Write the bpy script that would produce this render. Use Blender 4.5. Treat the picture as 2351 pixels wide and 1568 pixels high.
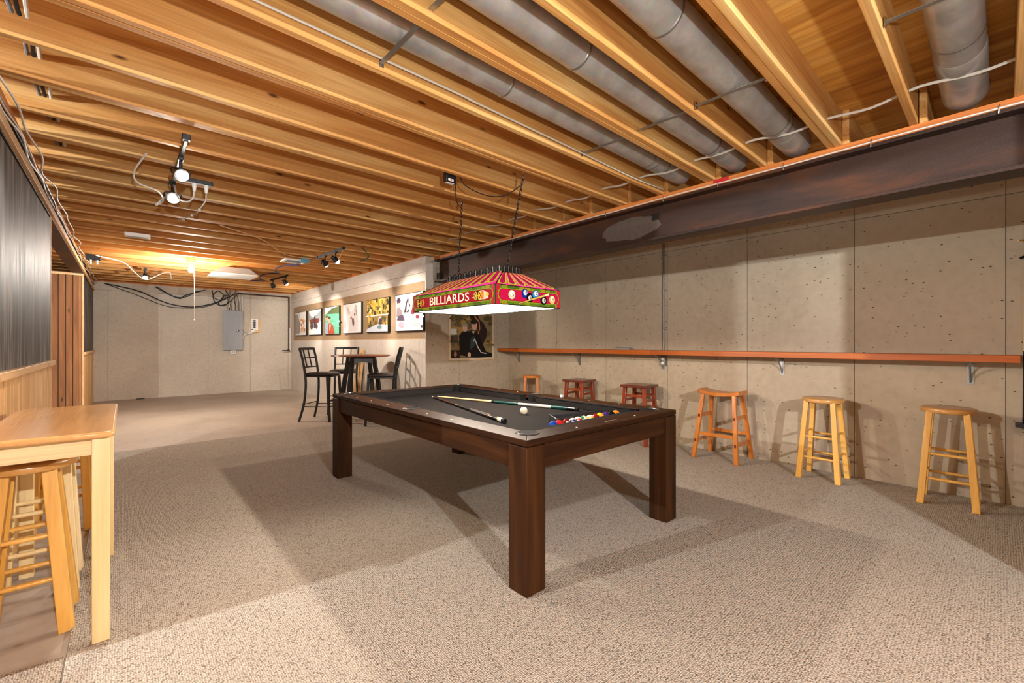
import bpy, bmesh, math, random
from mathutils import Vector, Matrix, Euler
random.seed(7)
for o in list(bpy.data.objects): bpy.data.objects.remove(o)
S = bpy.context.scene
COL = S.collection
PI = math.pi
def srgb(r, g, b):
    f = lambda c: (c/255/12.92) if c/255 <= .04045 else ((c/255+.055)/1.055)**2.4
    return (f(r), f(g), f(b), 1)

# ------------------------------------------------------------------ camera
cd = bpy.data.cameras.new('camera'); cam = bpy.data.objects.new('camera', cd); COL.objects.link(cam)
cd.sensor_width = 36; cd.lens = 36*1000/2351; cd.shift_y = 3/2351; cd.clip_start = .02
cam.location = (0, 0, 1.27); cam.rotation_euler = (PI/2, 0, -math.atan2(1175.5-283, 1000))
S.camera = cam
# ------------------------------------------------------------------ world, exposure
S.view_settings.view_transform = 'Standard'; S.view_settings.look = 'None'
S.view_settings.gamma = 1; S.view_settings.use_curve_mapping = False
S.view_settings.exposure = 0.93
w = bpy.data.worlds.new('world'); S.world = w; w.use_nodes = True
w.node_tree.nodes['Background'].inputs[0].default_value = (.5, .45, .4, 1)
w.node_tree.nodes['Background'].inputs[1].default_value = .03

WARM = (1, .90, .78); NEUT = (1, .93, .85); COOL = (.93, .96, 1)
def point(name, loc, watts, color=WARM, r=.04):
    l = bpy.data.lights.new(name, 'POINT'); l.energy = watts; l.color = color; l.shadow_soft_size = r
    o = bpy.data.objects.new(name, l); COL.objects.link(o); o.location = loc; return o
def spot(name, loc, target, watts, color=WARM, deg=90, blend=.5, r=.03):
    l = bpy.data.lights.new(name, 'SPOT'); l.energy = watts; l.color = color; l.shadow_soft_size = r
    l.spot_size = math.radians(deg); l.spot_blend = blend
    o = bpy.data.objects.new(name, l); COL.objects.link(o); o.location = loc
    o.rotation_euler = (Vector(target)-Vector(loc)).to_track_quat('-Z', 'Y').to_euler(); return o
LA = (-3.0, 2.75, 2.36)     # ceiling bulb in the room behind the left partition
LB = (.3, -2.53, 2.36)      # ceiling bulb behind the camera
point('bulb_light', LA, 380, COOL, .03)
point('bulb_light', LB, 460, COOL, .03)
LT = (.05, -.75, 1.48)      # uplight added unseen behind the camera, in place of a ceiling-bounced flash
spot('uplight', LT, (LT[0]+.15, LT[1]+.4, 2.6), 135, (.88, .95, 1), 150, .35, .04)
LF = (.81, 8.64, 2.36)      # bare bulb with pull string
point('bulb_light', LF, 85, NEUT, .03)

# ------------------------------------------------------------------ materials
MATS = {}
class NT:
    def __init__(s, name):
        s.m = bpy.data.materials.new(name); s.m.use_nodes = True; s.t = s.m.node_tree
        s.b = s.t.nodes['Principled BSDF']; MATS[name] = s.m
    def n(s, typ, **kw):
        nd = s.t.nodes.new(typ)
        for k, v in kw.items():
            if k.startswith('_'): setattr(nd, k[1:], v)
            else:
                i = nd.inputs[int(k[1:])] if k[0] == 'i' and k[1:].isdigit() else nd.inputs[k.replace('__', ' ')]
                s.set(i, v)
        return nd
    def set(s, i, v):
        if isinstance(v, bpy.types.NodeSocket): s.t.links.new(v, i)
        else: i.default_value = v
    def ramp(s, fac, stops):
        r = s.n('ShaderNodeValToRGB', Fac=fac); e = r.color_ramp.elements
        while len(e) < len(stops): e.new(.5)
        for q, (p, c) in zip(e, stops): q.position = p; q.color = c if len(c) == 4 else (*c, 1)
        return r.outputs[0]
    def mix(s, fac, a, b, mode='MIX'):
        m = s.n('ShaderNodeMix', _data_type='RGBA', _blend_type=mode)
        s.set(m.inputs[0], fac); s.set(m.inputs[6], a); s.set(m.inputs[7], b); return m.outputs[2]
    def coords(s, scale, rand=True):
        tc = s.n('ShaderNodeTexCoord').outputs['Object']
        if rand:
            r = s.n('ShaderNodeObjectInfo').outputs['Random']
            k = s.n('ShaderNodeVectorMath', _operation='SCALE', i0=(37.3, 61.7, 53.1)); s.set(k.inputs['Scale'], r)
            tc = s.n('ShaderNodeVectorMath', _operation='ADD', i0=tc, i1=k.outputs[0]).outputs[0]
        return s.n('ShaderNodeMapping', Vector=tc, Scale=scale).outputs[0]
    def noise(s, vec, scale, detail=4, dist=0, rough=.55):
        return s.n('ShaderNodeTexNoise', Vector=vec, Scale=scale, Detail=detail, Distortion=dist, Roughness=rough).outputs[0]
    def out(s, col, rough=.6, spec=.4, metal=0, bump=None, bs=.2, bd=.01):
        s.set(s.b.inputs['Base Color'], col); s.set(s.b.inputs['Roughness'], rough)
        s.set(s.b.inputs['Specular IOR Level'], spec); s.set(s.b.inputs['Metallic'], metal)
        if bump is not None:
            b = s.n('ShaderNodeBump', Height=bump, Strength=bs, Distance=bd); s.set(s.b.inputs['Normal'], b.outputs[0])
        return s.m
def plain(name, rgb, rough=.5, spec=.4, metal=0, var=.12):
    t = NT(name); c = srgb(*rgb); v = t.coords((1, 1, 1)); n = t.noise(v, 25, 3)
    d = tuple(x*(1-var) for x in c[:3])+(1,)
    return t.out(t.mix(n, c, d), rough, spec, metal)
def wood(name, dark, mid, light, ax=0, rough=.55, spec=.35, knots=.5, grain=1., coat=0, knot_rgb=(62, 30, 10), gs=.38, kv=None):
    t = NT(name)
    a = [5., 5., 5.]; a[ax] = .45; b = [90.*grain]*3; b[ax] = 1.5; k = [7., 7., 7.]; k[ax] = 2.2; k = kv or k
    n1 = t.noise(t.coords(a), 1.4, 6, .8)
    n2 = t.noise(t.coords(b), 1, 3, .3)
    c = t.ramp(n1, [(.3, srgb(*dark)), (.5, srgb(*mid)), (.68, srgb(*light))])
    c = t.mix(gs, c, t.ramp(n2, [(.35, (.45, .36, .30, 1)), (.62, (1, 1, 1, 1))]), 'MULTIPLY')
    if knots:
        vn = t.n('ShaderNodeTexVoronoi', Vector=t.coords(k), Scale=1.); v = vn.outputs['Distance']
        f = t.ramp(v, [(.05, (1, 1, 1, 1)), (.12, (0, 0, 0, 1))])
        if kv: f = t.mix(1, f, t.ramp(vn.outputs['Color'], [(.45, (0, 0, 0, 1)), (.5, (1, 1, 1, 1))]), 'MULTIPLY')
        f = t.n('ShaderNodeMath', _operation='MULTIPLY', i0=f, i1=knots).outputs[0]
        c = t.mix(f, c, srgb(*knot_rgb))
    t.out(c, rough, spec, 0, n2, .08, .004)
    if coat: t.b.inputs['Coat Weight'].default_value = coat; t.b.inputs['Coat Roughness'].default_value = .15
    return t.m
def concrete(name, lo, hi, pits=1., pit_scale=22, rough=.8, world=False):
    t = NT(name)
    v = t.coords((1, 1, 1), False)
    n1 = t.noise(v, .9, 5, .4); n2 = t.noise(v, 14, 4)
    c = t.ramp(n1, [(.32, srgb(*lo)), (.62, srgb(*hi))])
    c = t.mix(.22, c, t.ramp(n2, [(.3, (.6, .56, .52, 1)), (.6, (1, 1, 1, 1))]), 'MULTIPLY')
    bump = n2
    if pits:
        vo = t.n('ShaderNodeTexVoronoi', Vector=t.n('ShaderNodeMapping', Vector=v, Scale=(1, .8, 1.5)).outputs[0], Scale=pit_scale)
        f = t.ramp(vo.outputs['Distance'], [(.09, (1, 1, 1, 1)), (.19, (0, 0, 0, 1))])
        r = t.ramp(vo.outputs['Color'], [(.50, (0, 0, 0, 1)), (.56, (1, 1, 1, 1))])
        f = t.mix(1, f, r, 'MULTIPLY'); f = t.n('ShaderNodeMath', _operation='MULTIPLY', i0=f, i1=pits).outputs[0]
        c = t.mix(f, c, srgb(70, 58, 46))
    return t.out(c, rough, .25, 0, bump, .12, .01)
wood('joist_wood', (182, 120, 60), (208, 152, 84), (228, 186, 120), 0, .6, .3, .9, kv=(3., .6, 8.))
wood('plywood', (172, 108, 40), (214, 152, 66), (232, 182, 100), 1, .6, .3, .9, .3, gs=.5, kv=(5., 2.5, .5))
wood('plate_wood', (176, 100, 46), (206, 124, 60), (218, 142, 78), 1, .6, .3, .4)
TW = dict(rough=.5, spec=.1, knots=.1, coat=.0, gs=.4)
wood('table_wood', (34, 18, 8), (50, 28, 13), (68, 40, 18), 1, **TW)
wood('table_wood_x', (34, 18, 8), (50, 28, 13), (68, 40, 18), 0, **TW)
wood('table_wood_z', (36, 20, 9), (54, 31, 14), (74, 44, 20), 2, **TW)
FW = dict(rough=.33, spec=.45, knots=.06, coat=.3, gs=.16)
wood('honey_wood', (206, 146, 58), (222, 166, 76), (232, 182, 96), 2, **FW)
wood('honey_seat', (176, 122, 60), (196, 142, 76), (208, 156, 92), 1, **FW)
wood('cherry_wood', (104, 34, 14), (134, 52, 22), (154, 68, 30), 2, **FW)
wood('cherry_seat', (84, 30, 20), (104, 42, 28), (122, 54, 36), 1, **FW)
wood('oak_orange', (172, 96, 32), (196, 116, 44), (210, 132, 58), 2, **FW)
wood('pale_wood', (222, 188, 126), (234, 206, 148), (240, 216, 166), 2, .42, .4, .06, gs=.14)
wood('tabletop_wood', (204, 148, 86), (216, 162, 98), (224, 174, 112), 1, .22, .5, .0, 1, .4, gs=.12)
wood('shelf_wood', (158, 76, 18), (186, 94, 24), (202, 110, 36), 1, .4, .35, .7, 1, .08, gs=.2, kv=(.5, 2.5, 8.))
wood('cedar_plank', (118, 74, 40), (146, 98, 58), (168, 120, 76), 2, .6, .3, .9)
wood('wainscot_wood', (206, 152, 92), (224, 178, 118), (236, 200, 146), 2, .5, .35, .7)
wood('rail_wood', (206, 160, 108), (220, 178, 128), (230, 194, 148), 1, .5, .35, .3, gs=.2)
wood('bare_pine', (206, 160, 106), (220, 180, 130), (232, 198, 152), 2, .6, .3, .8)
wood('bar_top_wood', (110, 60, 38), (140, 82, 54), (164, 104, 72), 1, .35, .45, .1, gs=.2)
concrete('wall_concrete', (172, 157, 135), (186, 172, 149), 1.)
concrete('wall_concrete_far', (188, 176, 160), (202, 191, 175), .5)
concrete('wall_concrete_b', (168, 153, 133), (182, 167, 146), 1.)
concrete('wall_pale', (196, 184, 172), (210, 200, 188), .35)
concrete('floor_concrete', (166, 153, 138), (184, 172, 157), .25, 9, .55)
concrete('band_paint', (150, 124, 96), (158, 132, 103), .2)
plain('joint_dark', (128, 112, 94), .9, .1)
plain('black_metal', (16, 15, 15), .4, .5)
plain('black_plastic', (14, 14, 15), .45, .5)
plain('black_leather', (34, 24, 22), .3, .5)
plain('black_rubber', (10, 10, 10), .85, .2)
plain('white_plastic', (232, 230, 224), .4, .5)
plain('grey_enamel', (158, 160, 162), .4, .5)
plain('chrome', (200, 200, 198), .25, .5, 1.)
plain('galvanised', (165, 165, 162), .42, .5, .9)
plain('steel_bracket', (150, 150, 148), .4, .5, .7)
plain('copper_pipe', (84, 60, 48), .5, .4, .4)
plain('cable_white', (214, 208, 196), .5)
plain('cable_grey', (112, 112, 112), .5)
plain('cable_black', (22, 20, 20), .5)
plain('cable_tan', (206, 166, 120), .5)
plain('purple_wire', (40, 34, 80), .5)
plain('green_wire', (40, 88, 66), .5)
plain('red_tape', (190, 36, 36), .6)
plain('blue_box', (90, 150, 176), .4)
plain('ivory_ball', (236, 226, 200), .15, .6, 0, .02)
plain('pocket_grey', (60, 58, 56), .3, .6)
plain('cue_maple', (226, 190, 132), .25, .5)
plain('cue_black', (20, 18, 18), .18, .6)
plain('cue_green', (8, 62, 58), .2, .6)
plain('cue_wrap', (176, 172, 162), .5)
plain('chalk_blue', (120, 170, 190), .8)
plain('brass', (190, 150, 70), .3, .5, 1)
plain('foam_grey', (170, 160, 142), .9, .1)
plain('lead_black', (14, 12, 12), .4, .4)
def duct():
    t = NT('duct_metal'); v = t.coords((1, 1, 1)); n = t.noise(v, 7, 4); f = t.n('ShaderNodeTexVoronoi', Vector=v, Scale=45.).outputs['Color']
    c = t.mix(.12, t.ramp(n, [(.3, srgb(168, 165, 160)), (.7, srgb(200, 198, 194))]), f, 'MULTIPLY')
    t.out(c, t.ramp(n, [(.3, (.28,)*3), (.7, (.42,)*3)]), .5, .45)
duct()
def steel():
    t = NT('rusty_steel'); v = t.coords((1, .25, 1), False); n = t.noise(v, 5, 8, .5); s = t.noise(t.coords((1, 1, 1), False), 260, 2)
    c = t.ramp(n, [(.3, srgb(40, 26, 18)), (.5, srgb(58, 38, 28)), (.66, srgb(84, 48, 26)), (.75, srgb(66, 54, 48))])
    c = t.mix(t.ramp(s, [(.58, (0, 0, 0, 1)), (.78, (.30,)*3+(1,))]), c, srgb(130, 118, 108))
    t.out(c, .5, .4, .25, s, .15, .003)
steel()
def panel():
    t = NT('dark_panel'); n = t.noise(t.coords((4, 6, .7), False), 2.2, 7, .6); n2 = t.noise(t.coords((60, 90, 2), False), 1, 3)
    c = t.ramp(n, [(.34, srgb(22, 18, 16)), (.5, srgb(66, 59, 55)), (.66, srgb(150, 142, 136))])
    c = t.mix(.45, c, t.ramp(n2, [(.38, (.3,)*3), (.6, (1,)*3)]), 'MULTIPLY')
    t.out(c, t.ramp(n2, [(.3, (.42,)*3), (.7, (.65,)*3)]), .25, 0, n2, .15, .003)
panel()
def carpet(name, lo, hi, fleck):
    t = NT(name); v = t.coords((130, 95, 95), False)
    vo = t.n('ShaderNodeTexVoronoi', Vector=v, Scale=1., Randomness=.55)
    big = t.noise(t.coords((1, 1, 1), False), 1.6, 4); tw = t.noise(t.coords((1, 1, 1), False), 260, 2)
    c = t.ramp(vo.outputs['Distance'], [(.15, srgb(*hi)), (.75, srgb(*lo))])
    c = t.mix(.35, c, t.ramp(tw, [(.3, (.62, .56, .5, 1)), (.65, (1, 1, 1, 1))]), 'MULTIPLY')
    fl_ = t.n('ShaderNodeTexVoronoi', Vector=t.coords((150, 240, 200), False), Scale=1.)
    sep = t.n('ShaderNodeSeparateColor', Color=fl_.outputs['Color'])
    f = t.ramp(sep.outputs[0], [(.885, (0, 0, 0, 1)), (.90, (1, 1, 1, 1))])
    c = t.mix(t.n('ShaderNodeMath', _operation='MULTIPLY', i0=f, i1=.75).outputs[0], c, srgb(*fleck))
    c = t.mix(t.n('ShaderNodeMath', _operation='MULTIPLY', i0=big, i1=.25).outputs[0], c, srgb(150, 138, 122))
    inv = t.n('ShaderNodeMath', _operation='SUBTRACT', i0=1., i1=vo.outputs['Distance']).outputs[0]
    t.out(c, .95, .1, 0, inv, .9, .006)
carpet('carpet_beige', (142, 133, 120), (210, 202, 188), (80, 60, 42))
carpet('carpet_grey', (120, 108, 94), (196, 182, 164), (74, 62, 50))
def cloth():
    t = NT('black_cloth'); n = t.noise(t.coords((1, 1, 1), False), 420, 2); b = t.noise(t.coords((1, 1, 1), False), 6, 4)
    c = t.mix(b, srgb(22, 21, 21), srgb(30, 28, 27)); f = t.ramp(n, [(.68, (0, 0, 0, 1)), (.78, (1, 1, 1, 1))])
    t.out(t.mix(f, c, srgb(66, 63, 60)), .95, .1)
cloth()
def emit(name, rgb, s):
    t = NT(name); t.out(rgb, .4); t.b.inputs['Emission Color'].default_value = rgb; t.b.inputs['Emission Strength'].default_value = s
emit('bulb_glow', (1, .93, .82, 1), 14); emit('bulb_soft', (1, .90, .75, 1), 9)
def vcol(name, rough=.35, trans=False):
    t = NT(name); a = t.n('ShaderNodeVertexColor', _layer_name='Col').outputs[0]
    if not trans: t.out(a, rough, .3); return
    nt = t.t; t.out(a, .25, .5)
    tr = t.n('ShaderNodeBsdfTranslucent', Color=a)
    mx = t.n('ShaderNodeMixShader', Fac=.6, i1=t.b.outputs[0], i2=tr.outputs[0])
    em = t.n('ShaderNodeEmission', Color=a, Strength=.30)
    ad = t.n('ShaderNodeAddShader', i0=mx.outputs[0], i1=em.outputs[0])
    nt.links.new(ad.outputs[0], nt.nodes['Material Output'].inputs[0])
vcol('photo_print', .3); vcol('ball_gloss', .08); vcol('stained_glass', trans=True); vcol('flat_print', .5)

# ------------------------------------------------------------------ mesh helpers
class MB:
    def __init__(s): s.v = []; s.f = []; s.c = []
    def add(s, vs, fs, col=None):
        n = len(s.v); s.v += [tuple(p) for p in vs]; s.f += [tuple(n+i for i in f) for f in fs]; s.c += [col]*len(fs); return s
    def box(s, lo, hi, M=None):
        x0, y0, z0 = lo; x1, y1, z1 = hi
        vs = [Vector(p) for p in ((x0, y0, z0), (x1, y0, z0), (x1, y1, z0), (x0, y1, z0), (x0, y0, z1), (x1, y0, z1), (x1, y1, z1), (x0, y1, z1))]
        if M: vs = [M @ p for p in vs]
        return s.add(vs, [(3, 2, 1, 0), (4, 5, 6, 7), (0, 1, 5, 4), (1, 2, 6, 5), (2, 3, 7, 6), (3, 0, 4, 7)])
    def bar(s, p0, p1, wx, wy, ux=None, w2=None):          # rectangular bar between two points, optional taper
        p0 = Vector(p0); p1 = Vector(p1); d = (p1-p0).normalized()
        u = Vector(ux) if ux else (Vector((1, 0, 0)) if abs(d.x) < .9 else Vector((0, 1, 0)))
        u = (u-d*u.dot(d)).normalized(); v = d.cross(u); a, b = (w2 or (wx, wy)); vs = []
        for p, x, y in ((p0, wx, wy), (p1, a, b)):
            vs += [p-u*x/2-v*y/2, p+u*x/2-v*y/2, p+u*x/2+v*y/2, p-u*x/2+v*y/2]
        return s.add(vs, [(3, 2, 1, 0), (4, 5, 6, 7), (0, 1, 5, 4), (1, 2, 6, 5), (2, 3, 7, 6), (3, 0, 4, 7)])
    def tube(s, pts, r, n=8, cap=True, closed=False):
        pts = [Vector(p) for p in pts]; m = len(pts); rs = r if isinstance(r, (list, tuple)) else [r]*m
        vs = []; up = None
        for i, p in enumerate(pts):
            if closed: d = pts[(i+1) % m]-pts[i-1]
            else: d = pts[min(i+1, m-1)]-pts[max(i-1, 0)]
            d = d.normalized() if d.length > 1e-9 else Vector((0, 0, 1))
            if up is None: up = d.orthogonal().normalized()
            up = up-d*up.dot(d); up = up.normalized() if up.length > 1e-6 else d.orthogonal().normalized()
            sd = d.cross(up)
            for k in range(n):
                a = 2*PI*k/n; vs.append(p+(up*math.cos(a)+sd*math.sin(a))*rs[i])
        fs = []
        for i in range(m if closed else m-1):
            j = (i+1) % m
            for k in range(n): fs.append((i*n+k, i*n+(k+1) % n, j*n+(k+1) % n, j*n+k))
        if cap and not closed: fs += [tuple(range(n-1, -1, -1)), tuple((m-1)*n+k for k in range(n))]
        return s.add(vs, fs)
    def cyl(s, p0, p1, r0, r1=None, n=20): return s.tube([p0, p1], [r0, r0 if r1 is None else r1], n)
    def lathe(s, prof, n=32, M=None):                      # profile of (r, z), bottom to top
        vs = []; fs = []
        for r, z in prof:
            for k in range(n):
                a = 2*PI*k/n; p = Vector((r*math.cos(a), r*math.sin(a), z)); vs.append(M @ p if M else p)
        for i in range(len(prof)-1):
            for k in range(n): fs.append((i*n+k, i*n+(k+1) % n, (i+1)*n+(k+1) % n, (i+1)*n+k))
        fs += [tuple(range(n-1, -1, -1)), tuple((len(prof)-1)*n+k for k in range(n))]
        return s.add(vs, fs)
    def prism(s, poly, z0, z1, M=None):                    # polygon in xy extruded in z
        n = len(poly); vs = [Vector((x, y, z)) for z in (z0, z1) for x, y in poly]
        if M: vs = [M @ p for p in vs]
        return s.add(vs, [tuple(range(n-1, -1, -1)), tuple(range(n, 2*n))]+[(i, (i+1) % n, n+(i+1) % n, n+i) for i in range(n)])
    def sphere(s, c, r, n=20, m=12, sc=(1, 1, 1)):
        c = Vector(c); vs = [c+Vector((0, 0, -r*sc[2]))]; fs = []
        for i in range(1, m):
            t = PI*i/m
            for k in range(n):
                a = 2*PI*k/n; vs.append(c+Vector((r*sc[0]*math.sin(t)*math.cos(a), r*sc[1]*math.sin(t)*math.sin(a), -r*sc[2]*math.cos(t))))
        vs.append(c+Vector((0, 0, r*sc[2]))); L = len(vs)-1
        for k in range(n): fs.append((0, 1+(k+1) % n, 1+k)); fs.append((L, 1+(m-2)*n+k, 1+(m-2)*n+(k+1) % n))
        for i in range(m-2):
            for k in range(n): a = 1+i*n; fs.append((a+k, a+(k+1) % n, a+n+(k+1) % n, a+n+k))
        return s.add(vs, fs)
    def mesh(s, name, mat, smooth=True):
        me = bpy.data.meshes.new(name); me.from_pydata(s.v, [], s.f)
        if any(c is not None for c in s.c):
            at = me.color_attributes.new('Col', 'FLOAT_COLOR', 'CORNER'); i = 0
            for p, c in zip(me.polygons, s.c):
                for _ in p.loop_indices: at.data[i].color = c or (1, 1, 1, 1); i += 1
        for m in (mat if isinstance(mat, (list, tuple)) else [mat]): me.materials.append(MATS[m])
        if smooth:
            me.polygons.foreach_set('use_smooth', [True]*len(me.polygons)); me.set_sharp_from_angle(angle=math.radians(38))
        me.update(); return me
    def build(s, name, mat, parent=None, bevel=0, smooth=True):
        return link(name, s.mesh(name, mat, smooth), parent, bevel)
def link(name, me, parent=None, bevel=0, loc=None, rot=None):
    o = bpy.data.objects.new(name, me); COL.objects.link(o)
    if parent: o.parent = parent
    if loc is not None: o.location = loc
    if rot is not None: o.rotation_euler = rot
    if bevel:
        b = o.modifiers.new('bevel', 'BEVEL'); b.width = bevel; b.segments = 2; b.limit_method = 'ANGLE'; b.angle_limit = math.radians(40)
    return o
def tag(o, label=None, cat=None, group=None, kind=None):
    if label: o['label'] = label
    if cat: o['category'] = cat
    if group: o['group'] = group
    if kind: o['kind'] = kind
    return o
def thing(name, label, cat, loc=(0, 0, 0), rz=0, group=None, kind=None):
    o = bpy.data.objects.new(name, None); COL.objects.link(o); o.empty_display_size = .1
    o.location = loc; o.rotation_euler = (0, 0, rz); return tag(o, label, cat, group, kind)
def copy_tree(o, parent=None, loc=None, rz=None, label=None):
    c = o.copy(); COL.objects.link(c); c.parent = parent
    if loc is not None: c.location = loc
    if rz is not None: c.rotation_euler = (0, 0, rz)
    if label: c['label'] = label
    for ch in list(o.children): copy_tree(ch, c)
    return c
def curve(pts, k=8):                                       # Catmull-Rom
    P = [Vector(p) for p in pts]; P = [P[0]*2-P[1]]+P+[P[-1]*2-P[-2]]; out = []
    for i in range(1, len(P)-2):
        a, b, c, d = P[i-1:i+3]
        for j in range(k):
            t = j/k; out.append(.5*((2*b)+(c-a)*t+(2*a-5*b+4*c-d)*t*t+(3*b-a-3*c+d)*t**3))
    return out+[P[-2]]
def text_mesh(s, size, extrude=.0006):
    cu = bpy.data.curves.new('lettering', 'FONT'); cu.body = s; cu.size = size; cu.extrude = extrude; cu.align_x = 'CENTER'; cu.align_y = 'CENTER'; cu.resolution_u = 3
    o = bpy.data.objects.new('tmp', cu); COL.objects.link(o); bpy.context.view_layer.update()
    me = bpy.data.meshes.new_from_object(o.evaluated_get(bpy.context.evaluated_depsgraph_get()))
    bpy.data.objects.remove(o); return me
def circ(u, v, r, n=20, ry=None): return [(u+r*math.cos(2*PI*i/n), v+(ry or r)*math.sin(2*PI*i/n)) for i in range(n)]
def blob(u, v, ru, rv, n=14, j=.18, seed=0):
    rnd = random.Random(seed); return [(u+ru*(1+rnd.uniform(-j, j))*math.cos(2*PI*i/n), v+rv*(1+rnd.uniform(-j, j))*math.sin(2*PI*i/n)) for i in range(n)]
def rect(u0, v0, u1, v1): return [(u0, v0), (u1, v0), (u1, v1), (u0, v1)]
def stroke(pts, w):                                        # polyline ribbon polygons
    out = []
    for (a, b), (c, d) in zip(pts, pts[1:]):
        L = math.hypot(c-a, d-b) or 1; nx, ny = -(d-b)/L*w/2, (c-a)/L*w/2
        out.append([(a+nx, b+ny), (a-nx, b-ny), (c-nx, d-ny), (c+nx, d+ny)])
    return out
def paint(name, shapes, O, U, V, parent, mat='photo_print', eps=.0005, uv=None):
    O, U, V = Vector(O), Vector(U), Vector(V); N = U.cross(V).normalized(); mb = MB()
    for i, (rgb, poly) in enumerate(shapes):
        f = uv or (lambda u, v: O+U*u+V*v)
        mb.add([f(u, v)+N*eps*(1+i*.35) for u, v in poly], [tuple(range(len(poly)))], srgb(*rgb))
    return mb.build(name, mat, parent, 0, False)

# ================================================================== SETTING
ZJ = 2.60; ZS = 2.835; XR = 5.15; YF = 13.0; XP = 3.45; YP = 5.85; XL = -.48; XW = -5.0; YB = -4.5; BEAM = 3.6
fl = MB().box((XW, YB, -.15), (XR+.2, YF+.2, 0)).build('floor', 'floor_concrete')
tag(fl, 'bare troweled concrete slab of the basement floor', 'floor', kind='structure')
cp = MB().prism([(-.17, YB+.1), (XR-.03, YB+.1), (XR-.03, YP-.01), (XP-.03, YP-.01), (XP-.03, 6.80), (-.17, 6.76)], .0, .014)
tag(cp.build('carpet', 'carpet_beige'), 'large beige speckled berber carpet laid under the pool table', 'carpet')
cp = MB().prism([(-2.6, YB+.1), (-.176, YB+.1), (-.176, 2.50), (-.5, 2.53), (-2.6, 2.53)], .0, .012)
tag(cp.build('carpet_remnant', 'carpet_grey'), 'small grey speckled carpet piece beside the wooden counter table', 'carpet')

# ---- ceiling: plywood sheets and joists
ceil = thing('ceiling', 'open basement ceiling of bare wooden joists under plywood', 'ceiling', (0, 0, 0), 0, None, 'structure')
me = {}
def shared(key, fn, mat):
    if key not in me: me[key] = fn().mesh(key, mat)
    return me[key]
y = YB; r = 0
while y < YF:
    x = XW - (r % 2)*1.2
    while x < XR+.2:
        x1 = min(x+2.436, XR+.2); y1 = min(y+1.217, YF+.2)
        m = shared('sheet_%.3f_%.3f' % (x1-x, y1-y), lambda: MB().box((0, 0, 0), (x1-x, y1-y, .018)), 'plywood')
        link('plywood_sheet', m, ceil, 0, (x, y, ZS)); x += 2.44
    y += 1.22; r += 1
LJ = BEAM+.1-(-.54)
def jm(L): return shared('joist%.2f' % L, lambda: MB().box((0, -.019, 0), (L, .019, ZS-ZJ)), 'joist_wood')
JY = []
k = -16
while True:
    yf = 2.05+.42*k-.019
    if yf > YF-.1: break
    JY.append((yf, k % 2 != 0)); k += 1
for yf, dbl in JY:
    L = (BEAM+.1 if yf < YP else XP+.1)+.54
    for q in range(2 if dbl else 1):
        link('joist', jm(L), ceil, .003, (-.54, yf-q*.0395+random.uniform(-.003, .003), ZJ+random.uniform(0, .002)))
    if yf < YP: link('joist', jm(XR+.2-BEAM+.05), ceil, .003, (BEAM+.02, yf-.041-(.0395 if dbl else 0), ZJ))
    link('joist', jm(-XW-.5), ceil, 0, (XW, yf+.041, ZJ))

# ---- concrete walls: slab with form panels as pieces
def form_wall(name, label, mat, org, U, W, H, seams, hs, th=.012, back=.2, inset=0):
    # org: base corner, U unit direction of width, normal N faces the room
    org = Vector(org); U = Vector(U); N = U.cross(Vector((0, 0, 1)))
    M = Matrix.Translation(org) @ Matrix((U, -N, Vector((0, 0, 1)))).transposed().to_4x4()
    o = MB().box((inset, th, 0), (W, back, H), M).build(name, 'joint_dark'); tag(o, label, 'wall', kind='structure')
    xs = [0]+[s for s in seams if 0 < s < W]+[W]; zs = [0]+hs+[H]; g = .002
    for a, b in zip(xs, xs[1:]):
        for c, d in zip(zs, zs[1:]):
            p = MB().box((a+g, 0, c+(g if c else 0)), (b-g, th+.003, d-(g if d < H else 0)), M).build('form_panel', mat, o, .0012)
    return o
form_wall('wall_right', 'long pitted beige concrete wall behind the drink shelf', 'wall_concrete', (XR, YP, 0), (0, -1, 0), YP-YB, ZJ, [YP-(-.03+.946*i) for i in range(6, -6, -1)], [2.43])
form_wall('wall_middle', 'short grey concrete wall behind the signed poster', 'wall_concrete_b', (XP, YP, 0), (1, 0, 0), XR-XP, ZJ, [.62, 1.42], [2.43], .012, .06, .02)
form_wall('wall_pictures', 'pale concrete wall with a tan painted band', 'wall_pale', (XP, YF, 0), (0, -1, 0), YF-YP-.001, ZJ, [.55+.915*i for i in range(8)], [2.36])
form_wall('wall_far', 'beige concrete end wall behind the electrical panel', 'wall_concrete_far', (-.6, YF, 0), (1, 0, 0), XP+.8, ZJ, [.35+.905*i for i in range(5)], [2.42])
def plainwall(name, lo, hi, label, mat='wall_concrete_b'):
    tag(MB().box(lo, hi).build(name, mat), label, 'wall', kind='structure')
plainwall('wall_back', (XW, YB-.2, 0), (XR+.2, YB, ZJ), 'plain concrete wall closing the basement behind the viewpoint')
plainwall('wall_outer', (XW-.2, YB-.2, 0), (XW, YF+.2, ZJ), 'concrete outer wall of the room behind the partition')
plainwall('wall_far_side', (XW, YF, 0), (-.6, YF+.2, ZJ), 'concrete end wall of the room behind the partition')
plainwall('wall_closet', (2.47, -1.06, 0), (XR, -.95, ZJ), 'painted closet wall at the near end of the shelf')
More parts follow.
